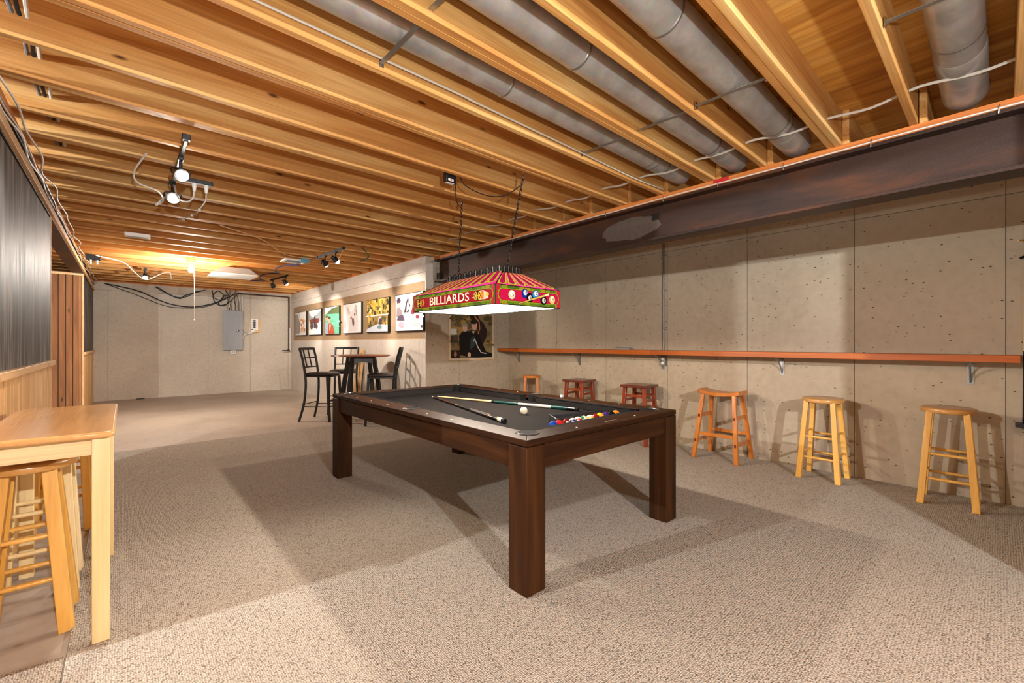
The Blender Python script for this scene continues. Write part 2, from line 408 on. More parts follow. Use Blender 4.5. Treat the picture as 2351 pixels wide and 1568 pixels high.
for n, lo, hi in (('trim_1', (XR-.001, YB, ZJ-.0), (XR+.1, YP, ZS)), ('trim_2', (XP, YP+.0, ZJ), (XP+.1, YF, ZS)), ('trim_3', (-.6, YF, ZJ), (XP, YF+.1, ZS)),
                  ('trim_4', (XP, YP, ZJ), (XR, YP+.06, ZS)), ('trim_5', (XW-.1, YB-.1, ZJ), (XR, YB, ZS)), ('trim_6', (XW-.1, YB, ZJ), (XW, YF, ZS)), ('trim_7', (XW, YF, ZJ), (-.6, YF+.1, ZS))):
    tag(MB().box(lo, hi).build(n, 'plate_wood'), {'trim_1': 'rim board above the long concrete wall', 'trim_2': 'rim board above the picture wall', 'trim_3': 'rim board above the end wall', 'trim_4': 'rim board above the poster wall', 'trim_5': 'rim board behind the viewpoint', 'trim_6': 'rim board of the outer wall beyond the partition', 'trim_7': 'rim board beyond the plank partition'}[n], 'trim', kind='structure')
# tan band painted on the picture wall
bd = MB().box((XP-.003, YP+.02, 1.338), (XP, 12.75, 2.222)).build('trim_8', 'band_paint'); tag(bd, 'tan painted band behind the row of canvas pictures', 'trim', kind='structure')
MB().box((XP-.0036, YP+.02, 1.334), (XP-.0002, 12.75, 1.342)).build('edge_line', 'cable_tan', bd)

# ---- left partition (two sections), wainscot, cap rail, dark panel
def partition(name, y0, y1, label):
    o = tag(MB().box((XL-.11, y0, 0), (XL-.014, y1, 2.385)).build(name, 'joint_dark'), label, 'wall', kind='structure')
    MB().box((XL-.013, y0, 1.115), (XL-.002, y1, 2.365)).build('dark_panel', 'dark_panel', o)['label'] = 'dark grey weathered wood-look panel'
    y = y0; i = 0
    while y < y1-.005:
        wd = min(random.choice((.085, .09, .095, .075)), y1-y)
        MB().box((XL-.013, y+.001, .0), (XL+random.uniform(-.001, .003), y+wd-.002, 1.08)).build('plank', 'wainscot_wood', o, .002); y += wd
    MB().box((XL-.013, y0-.005, 1.075), (XL+.030, y1+.004, 1.118)).build('cap_rail', 'rail_wood', o, .003)
    MB().box((XL-.115, y1 if y1 < 8 else y0-.012, 0), (XL+.002, y1+.012 if y1 < 8 else y0, 2.385)).build('end_trim', 'rail_wood', o)
    return o
partition('wall_left', 2.52, 5.62, 'left partition with dark upper panel above pale wooden wainscot')
partition('wall_left_end', 9.92, YF, 'short far section of dark panelled partition before the end wall')
pk = tag(MB().box((-1.75, 9.93, 0), (XL-.12, 10.03, 2.36)).build('wall_plank', 'joint_dark'), 'cross wall clad in vertical knotty cedar planks', 'wall', kind='structure')
x = -1.75
while x < XL-.03:
    wd = min(.080, XL-.012-x); MB().box((x+.002, 9.905, .0), (x+wd-.004, 9.93, 2.36)).build('plank', 'cedar_plank', pk, .004); x += .082
MB().box((-1.75, 9.90, 2.36), (XL, 10.03, 2.40)).build('top_plate', 'rail_wood', pk)

# ---- steel beams
def ibeam(name, label, xa, xb, z0, z1, y0, y1, plate_z, nailer=False):
    t = thing(name, label, 'beam', ((xa+xb)/2, y0, z0)); L = y1-y0; h = z1-z0; w = (xb-xa)/2
    MB().box((-w, 0, 0), (w, L, .022)).build('bottom_flange', 'rusty_steel', t, .002)
    MB().box((-w, 0, h-.022), (w, L, h)).build('top_flange', 'rusty_steel', t, .002)
    MB().box((-.008, 0, .022), (.008, L, h-.022)).build('web', 'rusty_steel', t)
    MB().box((-w-.004, 0, h), (w+.004, L, plate_z-z0)).build('wood_plate', 'plate_wood', t, .002)
    if nailer: MB().box((w, 0, .004), (w+.022, L, .060)).build('nailing_strip', 'rail_wood', t, .002)
    return t
rb = ibeam('steel_beam', 'heavy rusty steel beam carrying the joists above the right side', 3.605, 3.80, 2.21, 2.555, YB, YP+.06, ZJ)
for i, yy in enumerate((-.0, .55, 1.05, 1.52, 2.0, 2.62, 3.4, 4.3, 5.3)):
    MB().tube([(-.104, yy-YB, .372-.0), (-.108, yy-YB+.004, .35), (-.103, yy-YB+.006, .325)], .0035, 6).build('bent_nail', 'chrome', rb)
MB().tube([(-.104, i*.5, .352+.004*math.sin(i*2.1)) for i in range(20)], .005, 6).build('plate_wire', 'cable_white', rb)
MB().box((-.104, 1.44-YB, .347), (-.101, 1.56-YB, .388)).build('red_tape', 'red_tape', rb)['label'] = 'red tape on the wood plate'
pt = MB(); pp = blob(0, 0, .33, .105, 26, .10, 4); pt.prism(pp, 0, .002, Matrix.Translation((-.0085, 2.42-YB, .17)) @ Euler((0, -PI/2, 0)).to_matrix().to_4x4() @ Euler((0, 0, PI/2)).to_matrix().to_4x4())
plain('scuffed_paint', (92, 80, 72), .5, .4, 0, .45); pt.build('scuffed_patch', 'scuffed_paint', rb)['label'] = 'pale scuffed oval patch on the steel'
MB().box((-.0125, 2.10-YB, .20), (-.0085, 2.17-YB, .262), None).build('black_tape', 'black_plastic', rb)
MB().box((-.075, 10.25, .045), (-.07, 10.31, .14)).build('bolt_plate', 'black_metal', rb)
lb = ibeam('steel_beam', 'darker steel beam along the left partition under bundled cables', -.62, XL, 2.39, 2.56, YB, YF, ZJ, True)
# beam pocket pieces at the poster wall corner
bp = thing('beam_pocket', 'concrete pocket and foam block where the big beam meets the wall', 'wall block', (XP, YP, 2.1))
MB().box((0, -.006, .0), (.13, .0, .40)).build('painted_strip', 'wall_pale', bp)
MB().box((.125, -.012, .14), (.16, -.0, .42)).build('foam_seal', 'foam_grey', bp)
MB().box((.13, -.008, -.02), (.45, -.0, .10)).build('patch_block', 'foam_grey', bp, .004)

# ================================================================== DUCTS (in joist bays)
def duct_run(x0, x1, yc, zc, r, label, straps):
    t = thing('air_duct', label, 'duct', (x0, yc, zc), 0, 'round metal ducts between the joists')
    p = MB(); L = x1-x0
    p.tube([(0, 0, 0), (L, 0, 0)], r, 28); p.build('pipe', 'duct_metal', t)
    for s in (1.53, 3.0, 3.22, L-.5):
        if s < L: MB().tube([(s, 0, 0), (s+.004, 0, 0), (s+.012, 0, 0), (s+.016, 0, 0)], [r, r+.003, r+.003, r], 28).build('seam', 'galvanised', t)
    MB().tube([(L-.33, 0, 0), (L-.32, 0, 0), (L-.02, 0, -.0)], [r, r+.004, r+.004], 28).build('end_sleeve', 'duct_metal', t)
    for s, a, b in straps:
        MB().bar((s-x0, a-yc, 2.628-zc), (s-x0, b-yc, 2.634-zc), .022, .004, (1, 0, 0)).build('hanger_strap', 'galvanised', t)
        for e in (a, b): MB().box((s-x0-.012, e-yc-.003, 2.615-zc), (s-x0+.012, e-yc+.003, 2.655-zc)).build('strap_tab', 'chrome', t)
    return t
duct_run(.05, 3.62, 1.84, 2.725, .078, 'narrow galvanized round duct nearest the white stapled wire', [(.94, 1.645, 2.012), (2.47, 1.645, 2.012)])
duct_run(.15, 3.66, 1.40, 2.725, .088, 'galvanized round duct in the second joist bay from the plywood', [(.94, 1.205, 1.57), (2.47, 1.205, 1.57)])
duct_run(.25, 3.68, .99, 2.725, .092, 'galvanized round duct in the bay beside the bare plywood', [(2.46, .80, 1.165)])
d4 = duct_run(.60, 3.42, .135, 2.735, .094, 'shiny round duct at far right with an elbow over the beam', [(2.42, -.045, .325)])
MB().tube(curve([(2.80, 0, 0), (2.92, 0, -.01), (3.02, .0, -.02), (3.10, 0, .02)], 5), [.096]*15+[.10], 28).build('elbow', 'duct_metal', d4)

# ================================================================== POOL TABLE
X0, X1, Y0, Y1 = 1.475, 2.955, 1.545, 4.20
pt = thing('pool_table', 'dark brown wooden pool table with black cloth and square legs', 'pool table', ((X0+X1)/2, (Y0+Y1)/2, 0))
W = (X1-X0)/2; L = (Y1-Y0)/2; ZT = .79; CB = .732; RW = .15
for sx in (-1, 1):
    for sy in (-1, 1):
        MB().box((min(sx*W, sx*(W-.135)), min(sy*L, sy*(L-.135)), .014), (max(sx*W, sx*(W-.135)), max(sy*L, sy*(L-.135)), .752)).build('leg', 'table_wood_z', pt, .004)
    MB().box((min(sx*(W-.012), sx*(W-.05)), -L+.137, .632), (max(sx*(W-.012), sx*(W-.05)), L-.137, .752)).build('side_apron', 'table_wood', pt, .002)
for sy in (-1, 1):
    MB().box((-W+.137, min(sy*(L-.012), sy*(L-.05)), .632), (W-.137, max(sy*(L-.012), sy*(L-.05)), .752)).build('end_apron', 'table_wood_x', pt, .002)
MB().box((-W+.06, -L+.06, .66), (W-.06, L-.06, CB)).build('bed', 'black_cloth', pt)['label'] = 'black felt playing surface'
# mitred rails and cushions
def pocket_gap(): return .075
for sx in (-1, 1):
    p = [(sx*W, -L), (sx*W, L), (sx*(W-RW), L-RW), (sx*(W-RW), -L+RW)]
    if sx < 0: p = p[::-1]
    MB().prism([(a, b) for a, b in p], .757, ZT).build('side_rail', 'table_wood', pt, .003)
    for q in (-1, 1):
        a, b = q*.075, q*(L-RW-.075); xi = W-RW
        poly = [(xi, a), (xi, b+q*.02), (xi-.05, b-q*.03), (xi-.05, a+q*.025)]
        mb = MB(); vs = [(sx*x, yy, z) for x, yy in poly for z in (CB, ZT-.004)]
        mb.add(vs, [(0, 2, 4, 6), (1, 3, 5, 7), (0, 1, 3, 2), (2, 3, 5, 4), (4, 5, 7, 6), (6, 7, 1, 0)]); mb.build('cushion', 'black_cloth', pt, .004, False)
for sy in (-1, 1):
    p = [(-W, sy*L), (W, sy*L), (W-RW, sy*(L-RW)), (-W+RW, sy*(L-RW))]
    if sy > 0: p = p[::-1]
    MB().prism(p, .757, ZT).build('end_rail', 'table_wood_x', pt, .003)
    yi = L-RW; a = W-RW-.075
    poly = [(-a-.02, yi), (a+.02, yi), (a-.03, yi-.05), (-a+.03, yi-.05)]
    mb = MB(); vs = [(x, sy*yy, z) for x, yy in poly for z in (CB, ZT-.004)]
    mb.add(vs, [(0, 2, 4, 6), (1, 3, 5, 7), (0, 1, 3, 2), (2, 3, 5, 4), (4, 5, 7, 6), (6, 7, 1, 0)]); mb.build('cushion', 'black_cloth', pt, .004, False)
# pockets: dark cups with crescent collars
def pocket(cx, cy, r, a0, a1):
    hole = MB(); hole.lathe([(r*.5, CB-.06), (r, CB-.03), (r, ZT+.0006)], 24, Matrix.Translation((cx, cy, 0))); hole.build('pocket', 'black_rubber', pt)
    n = 16; mb = MB(); vs = []; fs = []
    for i in range(n+1):
        a = a0+(a1-a0)*i/n; w = .003+.008*math.sin(PI*i/n)
        for rr, z in ((r-.004, ZT+.001), (r-.002, ZT+.006), (r+w, ZT+.006), (r+w+.004, ZT+.0005)):
            vs.append((cx+rr*math.cos(a), cy+rr*math.sin(a), z))
    for i in range(n):
        for k in range(3): fs.append((i*4+k, i*4+k+1, i*4+k+5, i*4+k+4))
    mb.add(vs, fs); mb.build('pocket_collar', 'pocket_grey', pt)
for sx in (-1, 1):
    for sy in (-1, 1):
        c = math.atan2(sy, sx); pocket(sx*(W-RW+.012), sy*(L-RW+.012), .062, c-1.25, c+1.25)
    c = 0 if sx > 0 else PI; pocket(sx*(W-RW+.04), 0, .058, c-1.35, c+1.35)
for sx in (-1, 1):
    for q in (-1, 1):
        for i in (1, 2, 3):
            MB().cyl((sx*(W-.055), q*i*(L-RW)/4, ZT), (sx*(W-.055), q*i*(L-RW)/4, ZT+.0012), .006, None, 12).build('diamond_sight', 'white_plastic', pt)
for sy in (-1, 1):
    for i in (-1, 0, 1):
        if sy < 0 and i == 0: continue
        MB().cyl((i*(W-RW)/2, sy*(L-.055), ZT), (i*(W-RW)/2, sy*(L-.055), ZT+.0012), .006, None, 12).build('diamond_sight', 'white_plastic', pt)
paint('maker_script', [((190, 176, 158), s) for s in stroke([(.0, .0), (.008, .018), (.012, .002), (.02, .012), (.028, .004), (.034, .012), (.044, .003), (.05, .016), (.056, .004), (.068, .01), (.08, .003), (.095, .006), (.115, .002)], .003)], (-.03, -L+.045, ZT), (1, 0, 0), (0, 1, 0), pt, 'flat_print')

# ---- balls
def ball(name, col, loc, label, stripe=False, ax=(0, 0, 1), spot=None, group='pool balls lined up along the near cushion'):
    mb = MB(); mb.sphere((0, 0, 0), .0286, 28, 18); A = Vector(ax).normalized(); cols = []
    for f in mb.f:
        c = sum((Vector(mb.v[i]) for i in f), Vector())/len(f); c.normalize(); k = srgb(*col)
        if stripe and abs(c.dot(A)) > .52: k = srgb(238, 228, 202)
        if spot and c.dot(Vector(spot).normalized()) > .92: k = srgb(240, 232, 212)
        cols.append(k)
    mb.c = cols; o = mb.build(name, 'ball_gloss'); o.location = loc; tag(o, label, 'pool ball', group); return o
BL = [((20, 60, 150), 0, 'plain blue pool ball at the left end of the row'), ((196, 30, 34), 0, 'bright red pool ball next to the blue ball'),
      ((110, 22, 24), 0, 'maroon pool ball showing a white number circle'), ((24, 40, 120), 1, 'blue striped pool ball with cream top'),
      ((190, 30, 36), 1, 'red striped pool ball with cream top'), ((30, 110, 70), 1, 'green striped pool ball with pale yellow top'),
      ((226, 170, 40), 1, 'yellow striped pool ball in the middle of the row'), ((130, 24, 26), 0, 'dark red pool ball between two yellow balls'),
      ((232, 178, 34), 0, 'plain yellow pool ball beside the purple ball'), ((62, 36, 110), 0, 'purple pool ball beside the black ball'),
      ((14, 13, 14), 0, 'black pool ball beside the orange ball'), ((236, 126, 34), 0, 'orange pool ball at the right end of the row')]
for i, (c, s, lab) in enumerate(BL):
    b = ball('pool_ball', c, (1.969+.0593*i, 1.826+.005*math.sin(i*1.7), CB+.0287), lab, s, (.1, .25, 1) if i != 5 else (.5, -.6, .6), (-.45, -.75, .35) if i == 2 else ((.3, .5, .8) if not s else (-.6, -.6, .1)))
    if i == 2:
        m = text_mesh('7', .016); m.materials.append(MATS['lead_black'])
        d = Vector((-.45, -.75, .35)).normalized(); link('number', m, b, 0, d*.0288, d.to_track_quat('Z', 'Y').to_euler())
ball('cue_ball', (236, 226, 200), (2.24, 2.377, CB+.0287), 'white cue ball lying alone on the black cloth', group=None)
# ---- rack
rk = thing('ball_rack', 'black triangular ball rack lying behind the coloured balls', 'ball rack', (2.36, 1.92, CB))
tri = [(-.224, .097), (-.315, -.055), (.10, -.055)]
for i in range(3):
    a, b = Vector((*tri[i], .030)), Vector((*tri[(i+1) % 3], .030)); MB().bar(a, b, .058, .009, (0, 0, 1)).build('side', 'black_plastic', rk, .003)
# ---- cues on the table
def cue(name, label, tip, butt, segs, group='cues'):
    tip, butt = Vector(tip), Vector(butt); d = butt-tip; L = d.length
    t = thing(name, label, 'cue', tip); q = d.to_track_quat('Z', 'Y')
    t.rotation_mode = 'QUATERNION'; t.rotation_quaternion = q
    for nm, a, b, mat in segs:
        r = lambda s: .0062+(.0152-.0062)*s
        MB().cyl((0, 0, a*L), (0, 0, b*L), r(a), r(b), 16).build(nm, mat, t)
    return t
zc = CB+.016
cue('cue_stick', 'dark cue with white butt cap lying nearest the left rail', (2.257, 3.704, CB+.009), (1.897, 2.194, zc),
    [('tip', 0, .008, 'chalk_blue'), ('ferrule', .008, .025, 'ivory_ball'), ('shaft', .025, .42, 'table_wood_z'), ('joint', .42, .45, 'chrome'), ('forearm', .45, .62, 'cue_black'), ('wrap', .62, .84, 'pocket_grey'), ('brass_ring', .84, .85, 'brass'), ('sleeve', .85, .93, 'cue_black'), ('band', .93, .94, 'brass'), ('butt_cap', .94, .975, 'ivory_ball'), ('bumper', .975, 1, 'black_rubber')])
cue('cue_stick', 'pale maple cue with green forearm lying behind the cue ball', (2.31, 3.69, CB+.009), (2.66, 2.199, zc),
    [('tip', 0, .008, 'chalk_blue'), ('ferrule', .008, .025, 'ivory_ball'), ('shaft', .025, .44, 'cue_maple'), ('joint', .44, .46, 'cue_black'), ('forearm', .46, .63, 'cue_green'), ('wrap', .63, .84, 'cue_wrap'), ('sleeve', .84, .93, 'cue_green'), ('butt_cap', .93, .98, 'cue_black'), ('bumper', .98, 1, 'black_rubber')])
ck = thing('chalk_cube', 'small blue and white chalk cube on the far rail', 'chalk', (2.895, 2.58, ZT)); MB().box((-.011, -.011, 0), (.011, .011, .019)).build('paper_wrap', 'white_plastic', ck, .001); MB().lathe([(.009, .019), (.0095, .0205), (.006, .0215)], 12).build('chalk_top', 'chalk_blue', ck)

# ================================================================== STOOLS
def round_stool(name, label, loc, rz, H=.74, sd=.165, base=.15, top=.10, lw=.043, wm='honey_wood', sm='honey_seat', rungs=True, group='round wooden bar stools', tilt=0):
    t = thing(name, label, 'stool', loc, rz, group)
    MB().lathe([(sd-.016, H-.042), (sd-.004, H-.037), (sd, H-.028), (sd, H-.013), (sd-.004, H-.005), (sd-.014, H), (sd*.5, H-.003), (.001, H-.004)], 40).build('seat', sm, t)
    at = lambda s, q, z: Vector((s*(base+(top-base)*z/H), q*(base+(top-base)*z/H), z))
    for s in (-1, 1):
        for q in (-1, 1): MB().bar(at(s, q, 0), at(s, q, H-.03), lw*1.1, lw, (1, 0, 0), (lw, lw*.9)).build('leg', wm, t, .003)
    if rungs:
        for z in (.20, .39):
            for (s, q), (s2, q2), dz in (((-1, -1), (-1, 1), 0), ((1, -1), (1, 1), 0), ((-1, -1), (1, -1), .035), ((-1, 1), (1, 1), .035)):
                a, b = at(s, q, z+dz), at(s2, q2, z+dz); m = (a+b)/2; MB().tube([a, a*.5+m*.5, m, b*.5+m*.5, b], [.0085, .011, .012, .011, .0085], 10).build('rung', wm, t)
    return t
round_stool('bar_stool', 'round honey-coloured stool nearest the right edge, against the long wall', (4.835, .27, .014), .02, .75, base=.152)
round_stool('bar_stool', 'round honey-coloured stool between the saddle stool and the nearest wall stool', (4.87, 1.10, .014), -.03, .745, base=.152, sm='honey_seat')
round_stool('bar_stool', 'plain round orange stool farthest along the wall, near the corner', (4.86, 4.98, .014), .78, .74, .15, .125, .09, .045, 'oak_orange', 'oak_orange', False)
def saddle_stool(loc, rz):
    t = thing('saddle_stool', 'orange-brown stool with a curved saddle seat against the long wall', 'stool', loc, rz); H = .74
    mb = MB(); n = 14; vs = []; fs = []
    for i in range(n+1):
        x = -.215+.43*i/n; z = H-.022+.026*(2*i/n-1)**2
        for yy, dz in ((-.115, -.038), (.115, -.038), (.115, 0), (-.115, 0)): vs.append((x, yy, z+(dz if dz else 0)))
    for i in range(n):
        for k in range(4): fs.append((i*4+k, i*4+(k+1) % 4, i*4+4+(k+1) % 4, i*4+4+k))
    fs += [(0, 1, 2, 3), (n*4+3, n*4+2, n*4+1, n*4)]; mb.add(vs, fs); mb.build('seat', 'oak_orange', t, .004)
    at = lambda s, q, z: Vector((s*(.225-.065*z/H), q*(.205-.105*z/H), z))
    for s in (-1, 1):
        for q in (-1, 1): MB().bar(at(s, q, 0), at(s, q, H-.045), .040, .036, (1, 0, 0)).build('leg', 'oak_orange', t, .003)
        for z in (.19, .46): MB().bar(at(s, -1, z), at(s, 1, z), .020, .036, (1, 0, 0)).build('side_stretcher', 'oak_orange', t, .002)
        for q in (-1, 1):
            for z in (.19, .46): p = at(s, q, z); MB().box((p.x-.010, p.y+q*.0175, z-.016), (p.x+.010, p.y+q*.0205, z+.016)).build('tenon', 'cherry_seat', t)
    for q in (-1, 1): MB().bar(at(-1, q, .27), at(1, q, .27), .020, .034, (0, 1, 0)).build('long_stretcher', 'oak_orange', t, .002)
    return t
saddle_stool((4.885, 2.02, .014), PI/2)
def square_stool(label, loc, rz):
    t = thing('square_stool', label, 'stool', loc, rz, 'square cherry stools'); H = .735
    MB().box((-.175, -.175, H-.032), (.175, .175, H)).build('seat', 'cherry_seat', t, .008)
    at = lambda s, q, z: Vector((s*(.165-.04*z/H), q*(.165-.04*z/H), z))
    for s in (-1, 1):
        for q in (-1, 1): MB().bar(at(s, q, 0), at(s, q, H-.03), .042, .042, (1, 0, 0)).build('leg', 'cherry_wood', t, .003)
        MB().bar(at(s, -1, .60), at(s, 1, .60), .018, .03, (1, 0, 0)).build('upper_stretcher', 'cherry_wood', t, .002)
        MB().bar(at(s, -1, .22), at(s, 1, .22), .018, .03, (1, 0, 0)).build('lower_stretcher', 'cherry_wood', t, .002)
        MB().bar(at(-1, s, .54), at(1, s, .54), .018, .03, (0, 1, 0)).build('upper_stretcher', 'cherry_wood', t, .002)
        MB().bar(at(-1, s, .28), at(1, s, .28), .018, .03, (0, 1, 0)).build('lower_stretcher', 'cherry_wood', t, .002)
    return t
square_stool('dark red square stool beside the orange saddle stool', (4.84, 3.02, .014), .1)
square_stool('dark red square stool beside the plain round stool', (4.86, 4.00, .014), .1)

# ================================================================== COUNTER TABLE at left
ct = thing('counter_table', 'narrow tall pine table with honey top at the left edge', 'table', (-.23, 3.03, 0))
w2, l2 = .205, .565
mb = MB(); mb.prism([(-w2, -l2), (w2-.02, -l2), (w2, -l2+.02), (w2, l2-.02), (w2-.02, l2), (-w2+.02, l2), (-w2, l2-.1)], .878, .902); mb.build('tabletop', 'tabletop_wood', ct, .008)
for sx in (-1, 1):
    for sy in (-1, 1):
        cx, cy = sx*(w2-.045), sy*(l2-.075); MB().bar((cx, cy, .014 if sx > 0 else 0), (cx, cy, .878), .056, .056, (1, 0, 0)).build('leg', 'pale_wood', ct, .003)
    MB().box((sx*(w2-.055)-.010, -l2+.10, .80), (sx*(w2-.055)+.010, l2-.10, .878)).build('side_apron', 'pale_wood', ct, .002)
wood('pale_wood_x', (214, 178, 122), (232, 202, 150), (240, 214, 168), 0, .42, .4, .08)
for sy in (-1, 1): MB().box((-w2+.07, sy*(l2-.075)-.010, .80), (w2-.07, sy*(l2-.075)+.010, .878)).build('end_apron', 'pale_wood_x', ct, .002)
round_stool('bar_stool', 'round honey stool tucked under the near end of the counter table', (-.313, 2.875, 0), 0, .755, .158, .128, .065, .048)
round_stool('bar_stool', 'pale unfinished round stool under the far half of the counter table', (-.325, 3.30, 0), .0, .72, .12, base=.135, wm='pale_wood', sm='pale_wood')
round_stool('bar_stool', 'dark honey round stool standing beyond the counter table', (-.308, 4.27, 0), .0, .745, base=.134, wm='honey_wood', sm='honey_seat')

# ================================================================== DRINK SHELF
sh = thing('drink_shelf', 'long reddish wooden drink shelf on steel brackets along the wall', 'shelf', (XR, -.1, 1.122))
MB().box((-.30, 0, 0), (-.002, 2.98, .056)).build('board', 'shelf_wood', sh, .003); MB().box((-.30, 2.983, .0), (-.002, 5.90, .056)).build('board', 'shelf_wood', sh, .003)
for yy in (.16, 1.52, 2.87, 4.23, 5.58):
    b = MB(); yy += .1
    br = MB().box((-.006, yy-.019, -.19), (-.001, yy+.019, 0)).build('bracket', 'steel_bracket', sh)
    MB().box((-.24, yy-.017, -.006), (-.002, yy+.017, -.0005)).build('top_arm', 'steel_bracket', br)
    MB().tube(curve([(-.21, yy, -.005), (-.12, yy, -.045), (-.05, yy, -.10), (-.008, yy, -.165)], 5), .007, 8).build('brace', 'steel_bracket', br)
    for q, z in ((-.011, -.022), (.011, -.022), (0, -.172)): MB().cyl((-.006, yy+q, z), (-.011, yy+q, z), .0055, .004, 10).build('screw', 'black_metal', br)
ey = 3.36
nb = thing('napkin_box', 'small grey box lying on the drink shelf', 'box', (5.04, 3.38, 1.178)); MB().box((-.05, -.11, 0), (.05, .11, .020)).build('tray', 'grey_enamel', nb, .003); MB().box((-.045, -.105, .02), (.045, .105, .026)).build('lid', 'steel_bracket', nb, .002)
# conduit with outlet box
co = thing('wall_conduit', 'vertical metal conduit with outlet box on the long wall', 'conduit', (XR, 2.85, .98))
MB().cyl((-.018, 0, .10), (-.018, 0, 1.60), .0115, None, 14).build('pipe', 'galvanised', co)
ob = MB().box((-.050, -.035, 0), (-.001, .035, .12)).build('outlet_box', 'steel_bracket', co, .004)
for z in (.035, .085): MB().cyl((-.050, 0, z), (-.0535, 0, z), .017, None, 16).build('socket', 'white_plastic', ob)
for z in (.45, .95, 1.4): MB().box((-.022, -.028, z), (-.001, .028, z+.014)).build('strap', 'galvanised', co)
# cue standing at the shelf end
cu = cue('cue_stick', 'maple cue standing upright in a wall holder at the right edge', (5.095, -.128, 2.10), (5.095, -.128, .66), [('tip', 0, .008, 'chalk_blue'), ('ferrule', .008, .025, 'cue_wrap'), ('shaft', .025, .62, 'cue_maple'), ('sleeve', .62, .97, 'cue_black'), ('bumper', .97, 1, 'black_rubber')])
hd = thing('cue_holder', 'black clip and brass hook holding the upright cue', 'holder', (XR, -.128, 1.92)); MB().tube(curve([(-.002, -.02, 0), (-.03, -.022, 0), (-.07, -.012, .0), (-.078, 0, 0), (-.07, .012, 0), (-.03, .022, 0), (-.002, .02, 0)], 5), .008, 8).build('clip', 'black_rubber', hd)
MB().tube([(-.002, 0, .13), (-.05, .012, .13), (-.085, .035, .126)], .005, 8).build('hook', 'brass', hd)
MB().box((-.11, -.05, -1.29), (-.001, .05, -1.262)).build('butt_rest', 'black_plastic', hd)

# ================================================================== PICTURES, POSTER
pics = []
def canvas(i, y0, y1, label, shapes):
    t = thing('canvas_picture', label, 'picture', (XP-.003, y0, 1.455), 0, 'canvas pictures on the tan band'); Lw = y0-y1; H = .612
    MB().box((-.034, -Lw, 0), (0, 0, H)).build('frame', 'black_plastic', t, .002)
    paint('print', [((s[0]), [(.012+u*(Lw-.024), .012+v*(H-.024)) for u, v in s[1]]) for s in shapes], (-.0342, 0, 0), (0, -1, 0), (0, 0, 1), t)
    return t
R = rect
def speck(n, u0, v0, u1, v1, cols, su, sv, seed):
    rn = random.Random(seed); return [(rn.choice(cols), blob(rn.uniform(u0, u1), rn.uniform(v0, v1), su*rn.uniform(.4, 1.3), sv*rn.uniform(.4, 1.3), 8, .35, rn.random())) for _ in range(n)]
bg = [((244, 240, 236), R(0, 0, 1, 1))]
canvas(1, 12.47, 11.56, 'leftmost canvas, barn and autumn branches on grey sky', [((206, 200, 196), R(0, 0, 1, 1)), ((236, 232, 228), R(.45, .3, 1, 1)), ((132, 126, 122), [(0, .05), (0, .9), (.2, .95), (.46, .5), (.46, .05)])]+speck(26, .5, .15, .95, .68, [(214, 138, 60), (236, 176, 96), (190, 110, 50)], .06, .06, 1)+[((226, 220, 214), R(.4, 0, 1, .1))])
canvas(2, 11.35, 10.45, 'second canvas from the left, red tractor in the snow', [((226, 226, 226), R(0, 0, 1, 1)), ((150, 156, 160), [(0, .55), (0, .9), (.2, .75), (.35, .7), (.6, .78), (1, .95), (1, .5)]), ((120, 44, 36), [(.05, .45), (.1, .62), (.45, .66), (.85, .64), (.82, .46)]), ((70, 58, 60), blob(.25, .35, .14, .14, 12, .1, 2)), ((52, 44, 48), [(.42, .25), (.42, .62), (.5, .8), (.58, .62), (.62, .28)]), ((70, 58, 60), blob(.66, .34, .1, .12, 12, .1, 3)), ((242, 240, 238), R(0, 0, 1, .2))])
canvas(3, 10.22, 9.32, 'canvas of a couple in front of a green lake', [((104, 178, 148), R(0, 0, 1, 1)), ((226, 232, 232), [(0, .76), (0, 1), (1, 1), (.6, .9), (.3, .78)]), ((84, 96, 60), [(.1, .76), (.5, .95), (1, 1), (1, .72)])]+speck(10, .5, .1, 1, .7, [(130, 198, 170), (92, 166, 138)], .12, .03, 4)+[((214, 170, 140), circ(.15, .58, .075, 14, .1)), ((120, 80, 50), blob(.15, .66, .08, .05, 10, .1, 5)), ((208, 164, 134), circ(.35, .52, .08, 14, .11)), ((80, 50, 34), blob(.35, .61, .09, .05, 10, .1, 6)), ((150, 176, 190), [(0, 0), (.04, .42), (.2, .46), (.3, .3), (.28, 0)]), ((170, 74, 46), [(.24, 0), (.26, .36), (.4, .42), (.58, .34), (.72, 0)]), ((226, 206, 196), [(.36, .1), (.36, .36), (.42, .4), (.46, .3)])])
canvas(4, 9.10, 8.17, 'canvas of a pale dog face on white', bg+[((226, 218, 218), [(.3, 0), (.38, .5), (.5, .75), (.75, .78), (.85, .4), (.8, 0)]), ((216, 196, 196), [(.2, .82), (.28, .92), (.42, .68), (.34, .6)]), ((206, 186, 188), [(.62, .75), (.68, .96), (.78, .9), (.8, .66)]), ((120, 84, 84), [(.5, .5), (.53, .3), (.6, .2), (.64, .34), (.6, .5)]), ((60, 44, 46), circ(.46, .52, .035, 12, .05)), ((60, 44, 46), circ(.66, .62, .035, 12, .05)), ((170, 146, 150), [(.7, .8), (.74, .6), (.8, .5), (.78, .72)]), ((190, 172, 180), blob(.1, .3, .07, .2, 10, .2, 7)), ((236, 230, 230), R(0, 0, 1, .06))])
